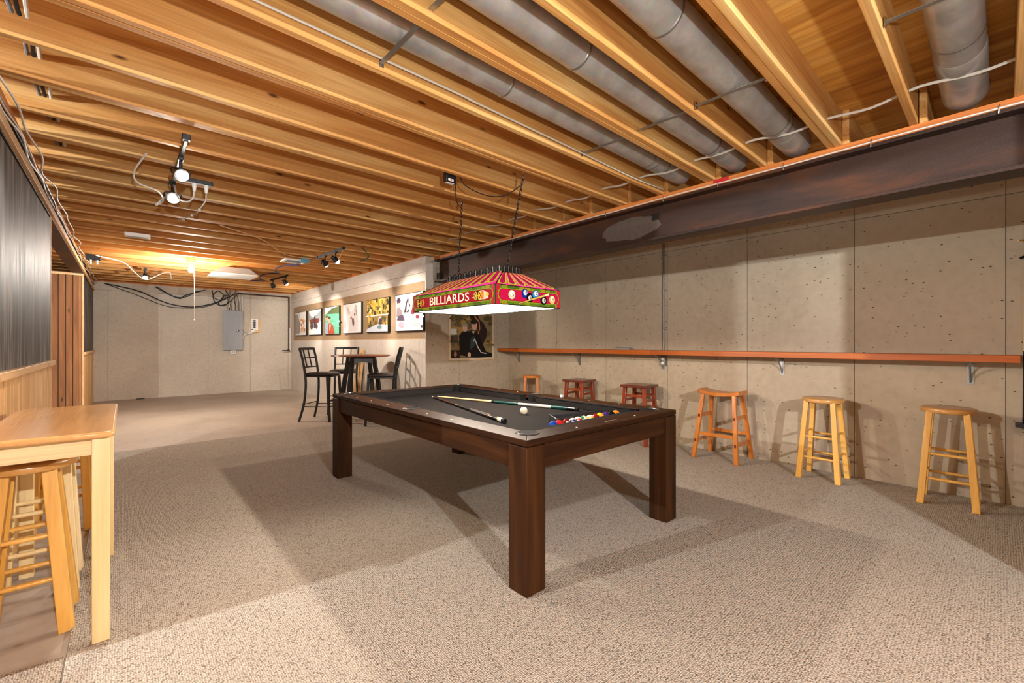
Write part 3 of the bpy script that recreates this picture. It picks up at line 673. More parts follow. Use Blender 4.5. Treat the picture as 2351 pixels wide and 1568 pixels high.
canvas(5, 7.93, 7.01, 'canvas of a paddler on an autumn lake', [((196, 160, 84), R(0, .5, 1, 1))]+speck(60, .02, .55, .98, .98, [(226, 180, 70), (96, 92, 50), (60, 62, 44), (206, 150, 60), (238, 208, 130), (150, 124, 58)], .06, .07, 8)+[((150, 122, 70), R(0, 0, 1, .5)), ((236, 232, 220), R(0, .485, 1, .52))]+speck(24, .02, .14, .98, .45, [(196, 160, 80), (110, 92, 56), (226, 190, 110), (86, 76, 54)], .035, .12, 9)+[((196, 204, 214), [(0, 0), (.05, .1), (.55, .24), (1, .2), (1, 0)]), ((226, 228, 230), circ(.66, .36, .07, 12, .1)), ((76, 60, 70), [(.62, .22), (.64, .4), (.72, .42), (.74, .22)]), ((108, 142, 136), blob(.64, .14, .1, .06, 12, .1, 10))])
canvas(6, 6.775, 5.855, 'largest-looking right canvas, child in knit hat beside horses', [((226, 222, 226), R(0, 0, 1, 1)), ((242, 240, 240), R(0, .55, .5, 1))]+speck(12, .5, .1, .95, .5, [(206, 200, 206), (236, 234, 236)], .12, .08, 11)+[((70, 50, 74), blob(.13, .84, .08, .09, 12, .12, 12)), ((214, 176, 160), circ(.14, .72, .06, 14, .07)), ((150, 136, 140), [(.04, .4), (.06, .64), (.16, .66), (.26, .56), (.28, .4)]), ((96, 80, 100), [(.06, .3), (.1, .42), (.3, .44), (.36, .28)]), ((230, 176, 196), blob(.22, .18, .1, .1, 12, .2, 13)), ((60, 50, 52), [(.34, .5), (.4, .74), (.48, .92), (.56, .7), (.5, .5)]), ((216, 212, 214), [(.42, .5), (.45, .74), (.5, .84), (.54, .6)]), ((44, 36, 40), [(.62, .5), (.66, .72), (.78, .96), (.84, .7), (.76, .46)]), ((150, 60, 66), blob(.66, .5, .07, .07, 12, .1, 14)), ((150, 60, 80), blob(.82, .36, .06, .05, 12, .1, 15)), ((30, 26, 28), R(.955, .06, .985, .14))])
po = thing('signed_poster', 'framed signed poster of two people in black jackets', 'poster', (3.852, YP, .985)); PW, PH = .922, .80
MB().box((0, -.028, 0), (PW, 0, PH)).build('frame', 'rail_wood', po, .002)
g = [((196, 186, 168), R(0, 0, 1, 1)), ((128, 110, 72), R(.03, .03, .97, .97))]
g += speck(40, .05, .3, .95, .95, [(150, 124, 76), (108, 92, 58), (96, 82, 54), (170, 130, 66), (84, 70, 46)], .09, .07, 20)
g += [((44, 26, 24), [(.42, 1), (.44, .88), (.58, .78), (.62, .62), (.64, .4), (.74, .32), (.82, .46), (.84, .62), (.76, .78), (.66, .86), (.60, 1)]), ((190, 130, 80), [(.52, 1), (.56, .88), (.64, .8), (.66, .66), (.6, .5), (.62, .5), (.68, .66), (.66, .82), (.58, .9), (.545, 1)])]
g += [((206, 198, 186), R(.03, .52, .15, .64)), ((60, 70, 60), R(.03, .36, .17, .5)), ((150, 40, 40), blob(.1, .44, .04, .03, 8, .2, 21)), ((40, 24, 22), R(.03, .03, .22, .2)), ((150, 110, 90), blob(.12, .12, .03, .06, 8, .2, 22))]
g += [((18, 17, 20), [(.22, .1), (.2, .5), (.26, .58), (.42, .6), (.46, .3), (.44, .05)]), ((16, 15, 17), [(.36, .05), (.4, .5), (.44, .62), (.6, .6), (.7, .4), (.82, .16), (.96, .12), (.96, .04), (.6, .03)]), ((205, 160, 138), circ(.33, .66, .055, 16, .075)), ((150, 138, 120), blob(.33, .73, .06, .04, 12, .1, 23)), ((205, 160, 138), circ(.54, .72, .065, 16, .1)), ((36, 28, 24), blob(.53, .80, .075, .05, 12, .1, 24)), ((190, 160, 146), [(.47, .6), (.52, .54), (.56, .6)]), ((44, 62, 66), [(.44, .2), (.46, .46), (.54, .5), (.56, .3)])]
g += [((206, 196, 186), p) for p in stroke([(.52, .38), (.55, .44), (.58, .36), (.62, .26), (.7, .14), (.82, .12)], .02)]+[((214, 180, 156), blob(.42, .1, .04, .05, 8, .2, 25))]
g += [((26, 20, 18), p) for p in stroke([(.10, .86), (.13, .95), (.15, .87), (.18, .93), (.21, .88), (.26, .95), (.28, .9)], .008)+stroke([(.08, .8), (.2, .86), (.12, .74), (.1, .7), (.16, .69), (.17, .78), (.22, .8), (.24, .9), (.26, .82), (.3, .86), (.32, .83), (.4, .92)], .009)]
paint('print', [(c, [(.012+u*(PW-.024), .012+v*(PH-.024)) for u, v in p]) for c, p in g], (0, -.0282, 0), (1, 0, 0), (0, 0, 1), po)

# ================================================================== BAR TABLE AND CHAIRS
bt = thing('bar_table', 'tall round bar table with reddish top and flared black legs', 'table', (2.90, 6.95, 0))
MB().lathe([(.43, 1.048), (.455, 1.054), (.46, 1.062), (.455, 1.072), (.44, 1.076), (.001, 1.076)], 48).build('tabletop', 'bar_top_wood', bt)
for a in (.6, .6+PI/2, .6+PI, .6+1.5*PI):
    ca, sa = math.cos(a), math.sin(a)
    pts = curve([(.23*ca, .23*sa, 1.05), (.25*ca, .25*sa, .92), (.31*ca, .31*sa, .62), (.345*ca, .345*sa, .3), (.35*ca, .35*sa, .014 if ca*.35+6.95 < 6.7 else 0)], 6)
    mb = MB()
    for p, q in zip(pts, pts[1:]): mb.bar(p, q+(q-p)*.02, .045, .06, (-sa, ca, 0))
    mb.build('leg', 'black_metal', bt)
    b = a+PI/2; mb = MB(); n = 10; vs = []; fs = []
    for i in range(n+1):
        k = i/n; x = .235*((1-k)*ca+k*math.cos(b)); yy = .235*((1-k)*sa+k*math.sin(b)); zb = .925+.035*math.sin(PI*k)
        nx, ny = math.cos((a+b)/2)*.012, math.sin((a+b)/2)*.012
        vs += [(x-nx, yy-ny, zb), (x+nx, yy+ny, zb), (x+nx, yy+ny, zb+.09), (x-nx, yy-ny, zb+.09)]
    for i in range(n):
        for k in range(4): fs.append((i*4+k, i*4+(k+1) % 4, i*4+4+(k+1) % 4, i*4+4+k))
    fs += [(0, 1, 2, 3), (n*4+3, n*4+2, n*4+1, n*4)]; mb.add(vs, fs); mb.build('curved_apron', 'black_metal', bt)
def bar_chair(label, loc, face):
    t = thing('bar_chair', label, 'chair', loc, math.atan2(face[1], face[0])-PI/2, 'black bar chairs around the round table')
    sb = MB(); sb.prism([(-.20, -.19), (.20, -.19), (.215, 0), (.205, .20), (.12, .225), (-.12, .225), (-.205, .20), (-.215, 0)], .715, .735); sb.build('seat_frame', 'black_metal', t)
    cs = MB(); prof = [(-.195, -.18), (.195, -.18), (.21, 0), (.2, .195), (.12, .22), (-.12, .22), (-.2, .195), (-.21, 0)]
    vs = [(x*k, yy*k, z) for k, z in ((.97, .735), (1.02, .752), (1.0, .772), (.85, .787), (.5, .792)) for x, yy in prof]; n = 8
    fs = [(i*n+k, i*n+(k+1) % n, (i+1)*n+(k+1) % n, (i+1)*n+k) for i in range(4) for k in range(n)]+[tuple(range(7, -1, -1)), tuple(32+k for k in range(8))]
    cs.add(vs, fs); c = cs.build('cushion', 'black_leather', t); c['label'] = 'dark brown padded seat'
    for s in (-1, 1):
        MB().tube(curve([(s*.225, -.27, 0), (s*.205, -.20, .28), (s*.195, -.175, .55), (s*.195, -.185, .75), (s*.20, -.225, 1.0), (s*.205, -.275, 1.185)], 6), .019, 8).build('back_leg', 'black_metal', t)
        MB().bar((s*.205, .235, 0), (s*.19, .19, .72), .034, .034, (1, 0, 0)).build('front_leg', 'black_metal', t)
        MB().cyl((s*.208, -.22, .24), (s*.20, .22, .24), .007, None, 8).build('foot_rod', 'black_metal', t)
    for yy, z in ((-.228, .27), (.222, .33), (.225, .24)): MB().cyl((-.205, yy, z), (.205, yy, z), .008, None, 8).build('foot_rod', 'black_metal', t)
    for z, yy, hh in ((1.172, -.272, .042), (1.02, -.231, .018), (.872, -.203, .020)):
        pts = curve([(-.20, yy, z), (-.1, yy-.022, z), (0, yy-.03, z), (.1, yy-.022, z), (.20, yy, z)], 4); mb = MB()
        for p, q in zip(pts, pts[1:]): mb.bar(p, q, .016, hh, (0, 1, 0))
        mb.build('back_rail', 'black_metal', t)
    for x in (-.07, .07): MB().bar((x, -.226, .872), (x, -.297, 1.165), .016, .016).build('back_slat', 'black_metal', t)
    return t
bar_chair('black bar chair at the left of the round table, full back visible', (2.46, 7.47, 0), (.68, -.74))
bar_chair('black bar chair behind the round table, facing the viewer', (3.0, 7.98, 0), (-.55, -.83))
bar_chair('black bar chair at the right of the round table, seen side-on', (3.02, 6.40, .014), (-.86, .52))
# pine slab leaning on the picture wall
ps = thing('pine_slab', 'bare pine slab leaning on the picture wall behind a chair', 'board', (3.30, 8.25, 0)); ps.rotation_euler = (0, .11, 0)
mb = MB(); pr = [(-.16, 0), (.15, 0), (.16, .3), (.13, .6), (.15, .9), (.10, 1.14), (-.08, 1.17), (-.15, .9), (-.13, .55), (-.17, .25)]
mb.add([(x, a, b) for x in (0, .035) for a, b in pr], [tuple(range(9, -1, -1)), tuple(range(10, 20))]+[(i, (i+1) % 10, 10+(i+1) % 10, 10+i) for i in range(10)]); mb.build('slab', 'bare_pine', ps, .004)
MB().cyl((-.004, -.01, .98), (.0, -.01, .98), .03, .034, 14).build('knot', 'shelf_wood', ps)

# ================================================================== ELECTRICAL at the far wall
ep = thing('breaker_panel', 'grey electrical breaker panel on the end wall', 'electrical panel', (1.87, YF-.004, 1.10))
MB().box((0, -.09, 0), (.40, 0, .975)).build('cabinet', 'grey_enamel', ep, .004)
MB().box((-.012, -.105, -.012), (.412, -.09, .987)).build('cover', 'grey_enamel', ep, .006)
dr = MB().box((.07, -.113, .11), (.345, -.105, .84)).build('door', 'grey_enamel', ep, .003)
MB().box((.27, -.122, .46), (.33, -.113, .50)).build('latch', 'black_plastic', dr, .002); MB().box((.275, -.125, .468), (.295, -.122, .492)).build('handle', 'white_plastic', dr)
for x in (.01, .39):
    for z in (.1, .48, .87): MB().cyl((x, -.105, z), (x, -.108, z), .007, None, 10).build('screw', 'steel_bracket', ep)
for i in range(11):
    x = .05+i*.031; rn = random.Random(i)
    MB().tube(curve([(x, -.05-.02*(i % 3), .97), (x+rn.uniform(-.03, .03), -.06-.015*(i % 2), 1.12), (x+rn.uniform(-.05, .05), -.05, 1.28), (x+rn.uniform(-.06, .06)-.02, -.03, 1.50)], 5), .009, 7).build('supply_cable', ('cable_white', 'cable_tan', 'cable_black', 'cable_white', 'cable_grey')[i % 5], ep)
oo = thing('outlet_box', 'white outlet box below the breaker panel', 'outlet', (2.03, YF, .985)); MB().box((0, -.05, 0), (.115, 0, .105)).build('box', 'white_plastic', oo, .006)
for x in (.035, .08): MB().cyl((x, -.05, .052), (x, -.053, .052), .017, None, 14).build('socket', 'grey_enamel', oo)
ts = thing('transfer_switch', 'small white switch box with black breakers beside the grey panel', 'switch box', (2.46, YF, 1.54))
MB().box((-.02, -.012, -.02), (.24, 0, .36)).build('backboard', 'rail_wood', ts); MB().box((0, -.085, 0), (.175, -.012, .35)).build('case', 'white_plastic', ts, .005)
for i in range(5):
    z = .115+i*.043; MB().box((.062, -.097, z), (.112, -.085, z+.036)).build('breaker', 'black_plastic', ts, .002)
    for x in (.033, .142): MB().cyl((x, -.085, z+.018), (x, -.09, z+.018), .009, None, 10).build('lamp', 'grey_enamel', ts)
MB().box((.018, -.090, .06), (.055, -.085, .085)).build('meter', 'black_plastic', ts); MB().box((.09, -.088, .02), (.17, -.085, .06)).build('sticker', 'rail_wood', ts)
MB().tube(curve([(.03, -.04, 0), (-.05, -.04, -.0), (-.13, -.04, .05), (-.165, -.03, .16), (-.165, -.02, .5), (-.165, -.02, 1.05)], 6), .013, 10).build('conduit', 'cable_white', ts)
MB().tube(curve([(.07, -.05, 0), (.02, -.05, -.02), (-.12, -.05, -.06), (-.18, -.05, -.18)], 6), .016, 10).build('conduit', 'cable_white', ts)
def cable(name, label, pts, r, mat, k=8, group=None):
    pts = curve(pts, k); c = pts[0].copy(); return tag(link(name, MB().tube([p-c for p in pts], r, 7).mesh(name, mat), None, 0, c), label, 'cable', group)
cable('drooping_cable', 'thick black cable drooping in a long curve across the end wall', [(-.30, 12.93, 2.56), (.25, 12.93, 2.44), (.75, 12.93, 2.2), (1.2, 12.93, 2.13), (1.6, 12.93, 2.22), (1.88, 12.9, 2.36), (2.1, 12.9, 2.5)], .012, 'cable_black')
cable('drooping_cable', 'thin black cable drooping just below the thick one', [(-.28, 12.96, 2.55), (.2, 12.95, 2.36), (.7, 12.95, 2.14), (1.05, 12.95, 2.10), (1.45, 12.95, 2.14), (1.8, 12.95, 2.3), (2.0, 12.95, 2.5)], .007, 'cable_black')
cable('drooping_cable', 'shorter black cable loop left of the breaker panel wires', [(.55, 12.93, 2.56), (.8, 12.93, 2.4), (1.0, 12.93, 2.32), (1.1, 12.93, 2.4), (1.45, 12.93, 2.54)], .010, 'cable_black')
cable('drooping_cable', 'second shorter cable loop hanging in the same spot', [(.58, 12.96, 2.56), (.9, 12.95, 2.36), (1.12, 12.95, 2.37), (1.3, 12.95, 2.5), (1.5, 12.95, 2.56)], .010, 'cable_black')
cable('coiled_cable', 'tangled coil of black cable above the breaker panel', [(1.62, 12.85, 2.57), (1.66, 12.84, 2.38), (1.8, 12.84, 2.33), (1.86, 12.84, 2.44), (1.74, 12.84, 2.55), (1.64, 12.83, 2.42), (1.7, 12.83, 2.24), (1.86, 12.82, 2.2), (1.95, 12.83, 2.3), (1.9, 12.84, 2.46), (1.78, 12.84, 2.3), (1.76, 12.85, 2.2), (1.95, 12.85, 2.26), (2.15, 12.86, 2.5)], .009, 'cable_black')
wp = thing('water_pipe', 'copper water pipe with black lever in the far corner', 'pipe', (3.37, 12.93, 1.05)); MB().tube(curve([(0, 0, .02), (0, 0, .8), (0, 0, 1.40), (-.03, 0, 1.46), (-.5, 0, 1.47), (-1.2, 0.02, 1.475)], 6), .018, 10).build('pipe', 'copper_pipe', wp)
MB().cyl((.03, -.01, .0), (.03, -.01, .62), .014, None, 10).build('white_pipe', 'white_plastic', wp); MB().bar((.02, -.02, .01), (-.17, -.05, .012), .03, .022).build('lever', 'black_plastic', wp, .003); MB().sphere((0, 0, .02), .035, 14, 8).build('valve', 'copper_pipe', wp)
fv = thing('floor_strip', 'small black strip on the floor at the end wall', 'strip', (.22, 12.86, 0)); MB().box((0, 0, 0), (.14, .05, .02)).build('strip_body', 'black_plastic', fv, .004); MB().box((.01, .006, .02), (.13, .012, .023)).build('ridge', 'black_rubber', fv)

# ================================================================== CEILING FIXTURES
def head(parent, loc, d, on=True):
    loc = Vector(loc); d = Vector(d).normalized()
    st = MB().cyl(loc, loc+Vector((0, 0, -.07)), .011, None, 10).build('stem', 'black_metal', parent)
    c = loc+Vector((0, 0, -.10)); q = d.to_track_quat('Z', 'Y').to_matrix().to_4x4(); M = Matrix.Translation(c-d*.035) @ q
    h = MB().lathe([(.016, -.035), (.024, -.03), (.028, .0), (.044, .055), (.047, .06), (.043, .06), (.03, .03)], 20, M).build('housing', 'black_metal', parent)
    side = d.cross(Vector((0, 0, 1))); side = side.normalized() if side.length > .1 else Vector((1, 0, 0))
    MB().tube(curve([loc+Vector((0, 0, -.06)), loc+side*.05+Vector((0, 0, -.07)), c+side*.052, c+side*.046], 4), .006, 6).build('yoke', 'black_metal', parent)
    MB().tube(curve([loc+Vector((0, 0, -.06)), loc-side*.05+Vector((0, 0, -.07)), c-side*.052, c-side*.046], 4), .006, 6).build('yoke', 'black_metal', parent)
    g = MB().sphere(c+d*.030, .034, 16, 10).build('bulb', 'bulb_glow', parent); return c+d*.100
def track(name, label, a, b, heads):
    a, b = Vector(a), Vector(b); t = thing(name, label, 'track light', a, 0, 'black track lights'); dd = b-a
    MB().bar((0, 0, 0), dd, .036, .022, (0, 0, 1)).build('rail', 'black_metal', t, .003)
    for e in (Vector(), dd): MB().box(e-Vector((.022, .022, .014)), e+Vector((.022, .022, .022))).build('end_block', 'black_plastic', t, .003)
    for k, tgt, W_, deg in heads:
        p = dd*k+Vector((0, 0, -.016)); MB().box(p-Vector((.016, .035, .018)), p+Vector((.016, .035, .006))).build('adapter', 'black_plastic', t, .003)
        d = (Vector(tgt)-(a+p)).normalized(); e = head(t, p+Vector((0, 0, -.01)), d)
        spot('track_lamp', a+e, tgt, W_, WARM, deg, .6)
    return t
track('track_light', 'black two-head track light over the wooden counter table', (.30, 3.46, 2.575), (.30, 4.52, 2.575), [(.34, (1.2, .8, .6), 45, 100), (.95, (.5, .3, .3), 45, 100)])
track('track_light', 'black two-head track light above the round bar table', (2.22, 6.95, 2.575), (2.27, 6.05, 2.575), [(.30, (3.45, 7.7, 1.55), 70, 75), (.72, (3.45, 6.2, 1.6), 75, 80)])
track('track_light', 'black two-head track light farthest back near the corner', (2.30, 10.1, 2.575), (2.38, 9.25, 2.575), [(.1, (3.45, 11.7, 1.6), 75, 80), (.9, (3.45, 9.7, 1.5), 75, 80)])
track('track_light', 'short black spot lamp beside the pull-string bulb at the far left', (.29, 10.2, 2.575), (.29, 10.05, 2.575), [(.5, (.25, 8.2, .0), 40, 100)])
def bulb_fixture(label, loc, string=True):
    t = thing('bulb_fixture', label, 'lamp', (loc[0], loc[1], loc[2]))
    MB().lathe([(.06, .13), (.066, .15), (.06, .165), (.05, .2)], 24).build('porcelain_base', 'white_plastic', t); MB().cyl((0, 0, .075), (0, 0, .135), .02, .03, 16).build('socket', 'white_plastic', t)
    return t
def glow_bulb(t, s=1):
    # glass envelope; hollow shell around the light
    MB().lathe([(.012, .055), (.02, .08), (.014, .082)], 16).build('bulb_neck', 'white_plastic', t)
bf = bulb_fixture('bare glowing bulb with a pull string on the far ceiling', (LF[0], LF[1], LF[2]+.07))
MB().tube([(.04, .0, .13), (.045, 0, -.2), (.045, 0, -.78)], .003, 6).build('pull_string', 'cable_white', bf); MB().lathe([(.002, -.80), (.008, -.795), (.006, -.78)], 10, Matrix.Translation((.045, 0, 0))).build('pull_knob', 'white_plastic', bf)
emit('bulb_bright', (1, .92, .8, 1), 30)
MB().lathe([(.006, -.035), (.03, -.025), (.04, .0), (.034, .03), (.018, .06), (.015, .08)], 20).build('bulb', 'bulb_bright', bf)
for lab, p in (('bare bulb fixture in the room behind the left partition', LA), ('bare bulb fixture on the ceiling behind the viewpoint', LB)):
    f = bulb_fixture(lab, (p[0], p[1], p[2]+.07)); MB().lathe([(.006, -.035), (.03, -.025), (.04, .0), (.034, .03), (.018, .06), (.015, .08)], 20).build('bulb', 'bulb_bright', f)
tl = thing('flash_uplight', 'tall black uplight added behind the viewpoint in place of a flash', 'lamp', (LT[0], LT[1], .014))  # unseen light helper, added to brighten the joist sides
MB().lathe([(.14, 0), (.14, .015), (.03, .035), (.012, .05)], 28).build('base', 'black_metal', tl); MB().cyl((0, 0, .04), (0, 0, 1.34), .011, None, 14).build('pole', 'black_metal', tl)
MB().lathe([(.015, 1.33), (.05, 1.335), (.10, 1.38), (.125, 1.425), (.12, 1.425), (.095, 1.385), (.02, 1.355)], 28).build('bowl_shade', 'black_metal', tl)
MB().lathe([(.01, 1.355), (.022, 1.38), (.03, 1.395), (.02, 1.415), (.004, 1.42)], 16).build('bulb', 'bulb_soft', tl)
# hanging shop light
sl = thing('hood_light', 'hanging grey metal hood with a white underside on the far ceiling', 'ceiling light', (1.45, 9.05, 2.46))
hood = [(-.33, 0), (.33, 0), (.20, .10), (-.20, .10)]
mb = MB(); mb.add([(x, yy, z) for yy in (-.32, .32) for x, z in hood], [(0, 1, 2, 3), (7, 6, 5, 4), (0, 4, 5, 1), (1, 5, 6, 2), (2, 6, 7, 3), (3, 7, 4, 0)]); mb.build('hood', 'galvanised', sl, .004)
MB().box((-.34, -.33, -.014), (.34, .33, .0)).build('white_panel', 'white_plastic', sl, .003)
for x in (-.15, .15): MB().tube([(x, 0, .10), (0, 0, .17)], .004, 6).build('hanger_wire', 'cable_black', sl)
# small ceiling boxes
sd = thing('black_box', 'small black box with red and white label on a joist', 'box', (1.95, 2.93, 2.575)); MB().box((-.05, -.02, -.03), (.05, .02, .05)).build('case', 'black_plastic', sd, .004)
MB().box((-.03, -.0215, -.018), (.02, -.02, .0)).build('label_patch', 'white_plastic', sd); MB().box((-.012, -.023, -.014), (.006, -.0213, -.004)).build('red_mark', 'red_tape', sd); MB().box((-.04, -.015, -.032), (.03, .015, -.03)).build('bottom_label', 'white_plastic', sd)
pw = thing('power_strip', 'black power strip with two white plugs under the joists', 'power strip', (.455, 4.35, 2.575)); MB().box((-.10, -.025, -.012), (.10, .025, .02)).build('strip_case', 'black_plastic', pw, .004)
for x in (-.025, .055):
    MB().lathe([(.010, -.075), (.013, -.05), (.017, -.03), (.017, -.012)], 12, Matrix.Translation((x, 0, 0))).build('plug', 'white_plastic', pw)
cable('white_cord', 'white cord looping from the power strip to the track light', [(.43, 4.35, 2.50), (.42, 4.35, 2.44), (.38, 4.34, 2.40), (.33, 4.36, 2.42), (.31, 4.4, 2.50), (.30, 4.45, 2.56)], .006, 'cable_white')
cable('white_cord', 'white zigzag cord dangling behind the near track light', [(.12, 4.0, 2.60), (.06, 4.2, 2.52), (.08, 4.3, 2.47), (.2, 4.4, 2.46), (.24, 4.5, 2.42), (.2, 4.6, 2.40), (.28, 4.55, 2.5)], .006, 'cable_white')
ks = thing('knotted_string', 'knotted white pull string hanging below the power strip', 'string', (.51, 4.36, 2.50)); P_ = [(0, 0, 0), (.0, .03, -.05), (-.02, .1, -.09), (-.03, .35, -.09), (-.06, .6, -.07), (-.08, .95, -.03), (-.10, 1.1, .0)]
P_ = curve(P_, 5); MB().tube(P_, .0045, 6).build('string', 'cable_white', ks)
for i in (12, 18, 24): MB().sphere(P_[i], .013, 10, 6).build('knot', 'cable_white', ks)
fb = thing('ceiling_fixture', 'small white rectangular fixture on the mid ceiling', 'fixture', (.13, 7.0, 2.575)); MB().box((-.12, -.05, -.02), (.12, .05, .025)).build('body', 'white_plastic', fb, .006); MB().box((-.09, -.03, -.026), (.09, .03, -.02)).build('lens', 'grey_enamel', fb, .003)
jb = thing('junction_box', 'blue plastic junction box on a far joist', 'junction box', (2.13, 7.30, 2.56)); MB().box((-.06, -.03, -.03), (.06, .03, .06)).build('box', 'blue_box', jb, .004); MB().box((-.05, -.032, -.02), (.05, -.03, .05)).build('cover', 'blue_box', jb, .003)
vf = thing('ceiling_vent', 'white square vent frame under the far joists', 'vent', (2.05, 7.55, 2.58))
for a, b in (((-.17, -.17), (.17, -.13)), ((-.17, .13), (.17, .17)), ((-.17, -.13), (-.13, .13)), ((.13, -.13), (.17, .13))): MB().box((*a, -.012), (*b, .012)).build('frame_side', 'white_plastic', vf, .002)
for i in range(5): MB().box((-.13, -.11+i*.05, -.004), (.13, -.09+i*.05, .010)).build('louver', 'grey_enamel', vf)
cable('spiral_wire', 'dark purple wire spiralling along the far joists', [(2.08+.10*math.sin(i*1.5), 7.5+i*.28, 2.56-.03*math.cos(i*1.5)) for i in range(12)], .011, 'purple_wire', 6)
cable('hanging_wire', 'short green wire dangling from a joist near the beam end', [(2.60, 6.205, 2.66), (2.66, 6.20, 2.60), (2.70, 6.19, 2.54), (2.62, 6.18, 2.48), (2.56, 6.18, 2.46)], .008, 'green_wire')
cable('ceiling_cable', 'pinkish cable strung loosely across the middle joists', [(.8, 5.8, 2.585), (1.3, 6.2, 2.575), (1.75, 7.0, 2.58), (2.1, 7.2, 2.59), (2.5, 7.0, 2.585), (2.3, 6.1, 2.585)], .006, 'cable_tan')
cable('ceiling_cable', 'white cable sagging under the far left joists', [(-.3, 8.8, 2.55), (0, 9.3, 2.55), (.15, 9.7, 2.45), (.3, 10.0, 2.38), (.5, 10.0, 2.50), (.62, 9.9, 2.53), (.66, 10.2, 2.44)], .008, 'cable_white')
cable('ceiling_cable', 'white cable running through holes in the joists beside the beam', [(3.24+.02*math.sin(i*1.3), -.55+i*.21, 2.648+.012*math.cos(i*PI)) for i in range(30)], .008, 'cable_white', 4)
cable('ceiling_cable', 'long white wire stapled along one joist beside the narrow duct', [(-.4, 2.0, 2.66), (.4, 2.005, 2.655), (1.4, 1.985, 2.640), (1.5, 1.985, 2.636), (2.5, 1.992, 2.628), (3.1, 2.0, 2.622), (3.56, 1.99, 2.63)], .0055, 'cable_white', 6)
for s in range(3):
    lab = ('grey cable through joist holes near the left partition', 'black cable through joist holes near the left partition', 'pale cable through joist holes near the left partition')[s]
    pts = []
    for yf, d in JY:
        if 1.5 < yf < 6.4: pts += [(-.36+.022*s, yf+.0, 2.70), (-.37+.03*s+.01*math.sin(yf*7+s), yf+.20, 2.785-.01*s)]
    cable('ceiling_cable', lab, pts, .0085, ('cable_grey', 'cable_black', 'cable_white')[s], 4)
# cables bundled along the left beam
for s, (m, lab) in enumerate((('cable_white', 'white cable bundled along the left beam'), ('cable_black', 'black cable draped along the left beam'), ('cable_tan', 'tan cable twisted along the left beam'), ('cable_white', 'loose white cable zigzagging beside the left beam'))):
    rn = random.Random(40+s); pts = [(-.455+.022*(s == 3)+rn.uniform(-.012, .012)+.03*(s == 3)*(i % 2), 3.0+i*.42, 2.475+.012*s+rn.uniform(-.02, .025)) for i in range(24)]
    cable('beam_cable', lab, pts, .0055, m, 4)
ad = thing('power_adapter', 'black adapter block with white plugs on the left beam', 'adapter', (-.33, 8.9, 2.52)); MB().box((-.08, -.04, -.03), (.08, .04, .05)).build('case', 'black_plastic', ad, .004)
for x in (-.03, .04): MB().cyl((x, 0, -.09), (x, 0, -.03), .012, .016, 10).build('plug', 'white_plastic', ad)

# ================================================================== BILLIARD LAMP
LX, LY, LZ = 2.27, 2.92, 1.545
bl = thing('billiard_lamp', 'stained-glass billiard lamp hanging on chains over the pool table', 'lamp', (LX, LY, LZ))
WX, WY, HB = .33, .575, .137; TX, TY, HT = .10, .38, .268
GR = [(88, 122, 28), (132, 142, 34), (160, 140, 36), (104, 132, 30), (74, 104, 30)]
def bricks(W_, H_, n, rows, cols, seed, vfun=None):
    rn = random.Random(seed); out = []
    for v0, v1 in rows:
        for i in range(n): out.append((rn.choice(cols), rect(i*W_/n+.0025, v0, (i+1)*W_/n-.0025, v1)))
    return out
def stadium(u0, v0, u1, v1, n=8):
    r = (v1-v0)/2; c = (v0+v1)/2
    return [(u1-r+r*math.cos(-PI/2+PI*i/n), c+r*math.sin(-PI/2+PI*i/n)) for i in range(n+1)]+[(u0+r+r*math.cos(PI/2+PI*i/n), c+r*math.sin(PI/2+PI*i/n)) for i in range(n+1)]
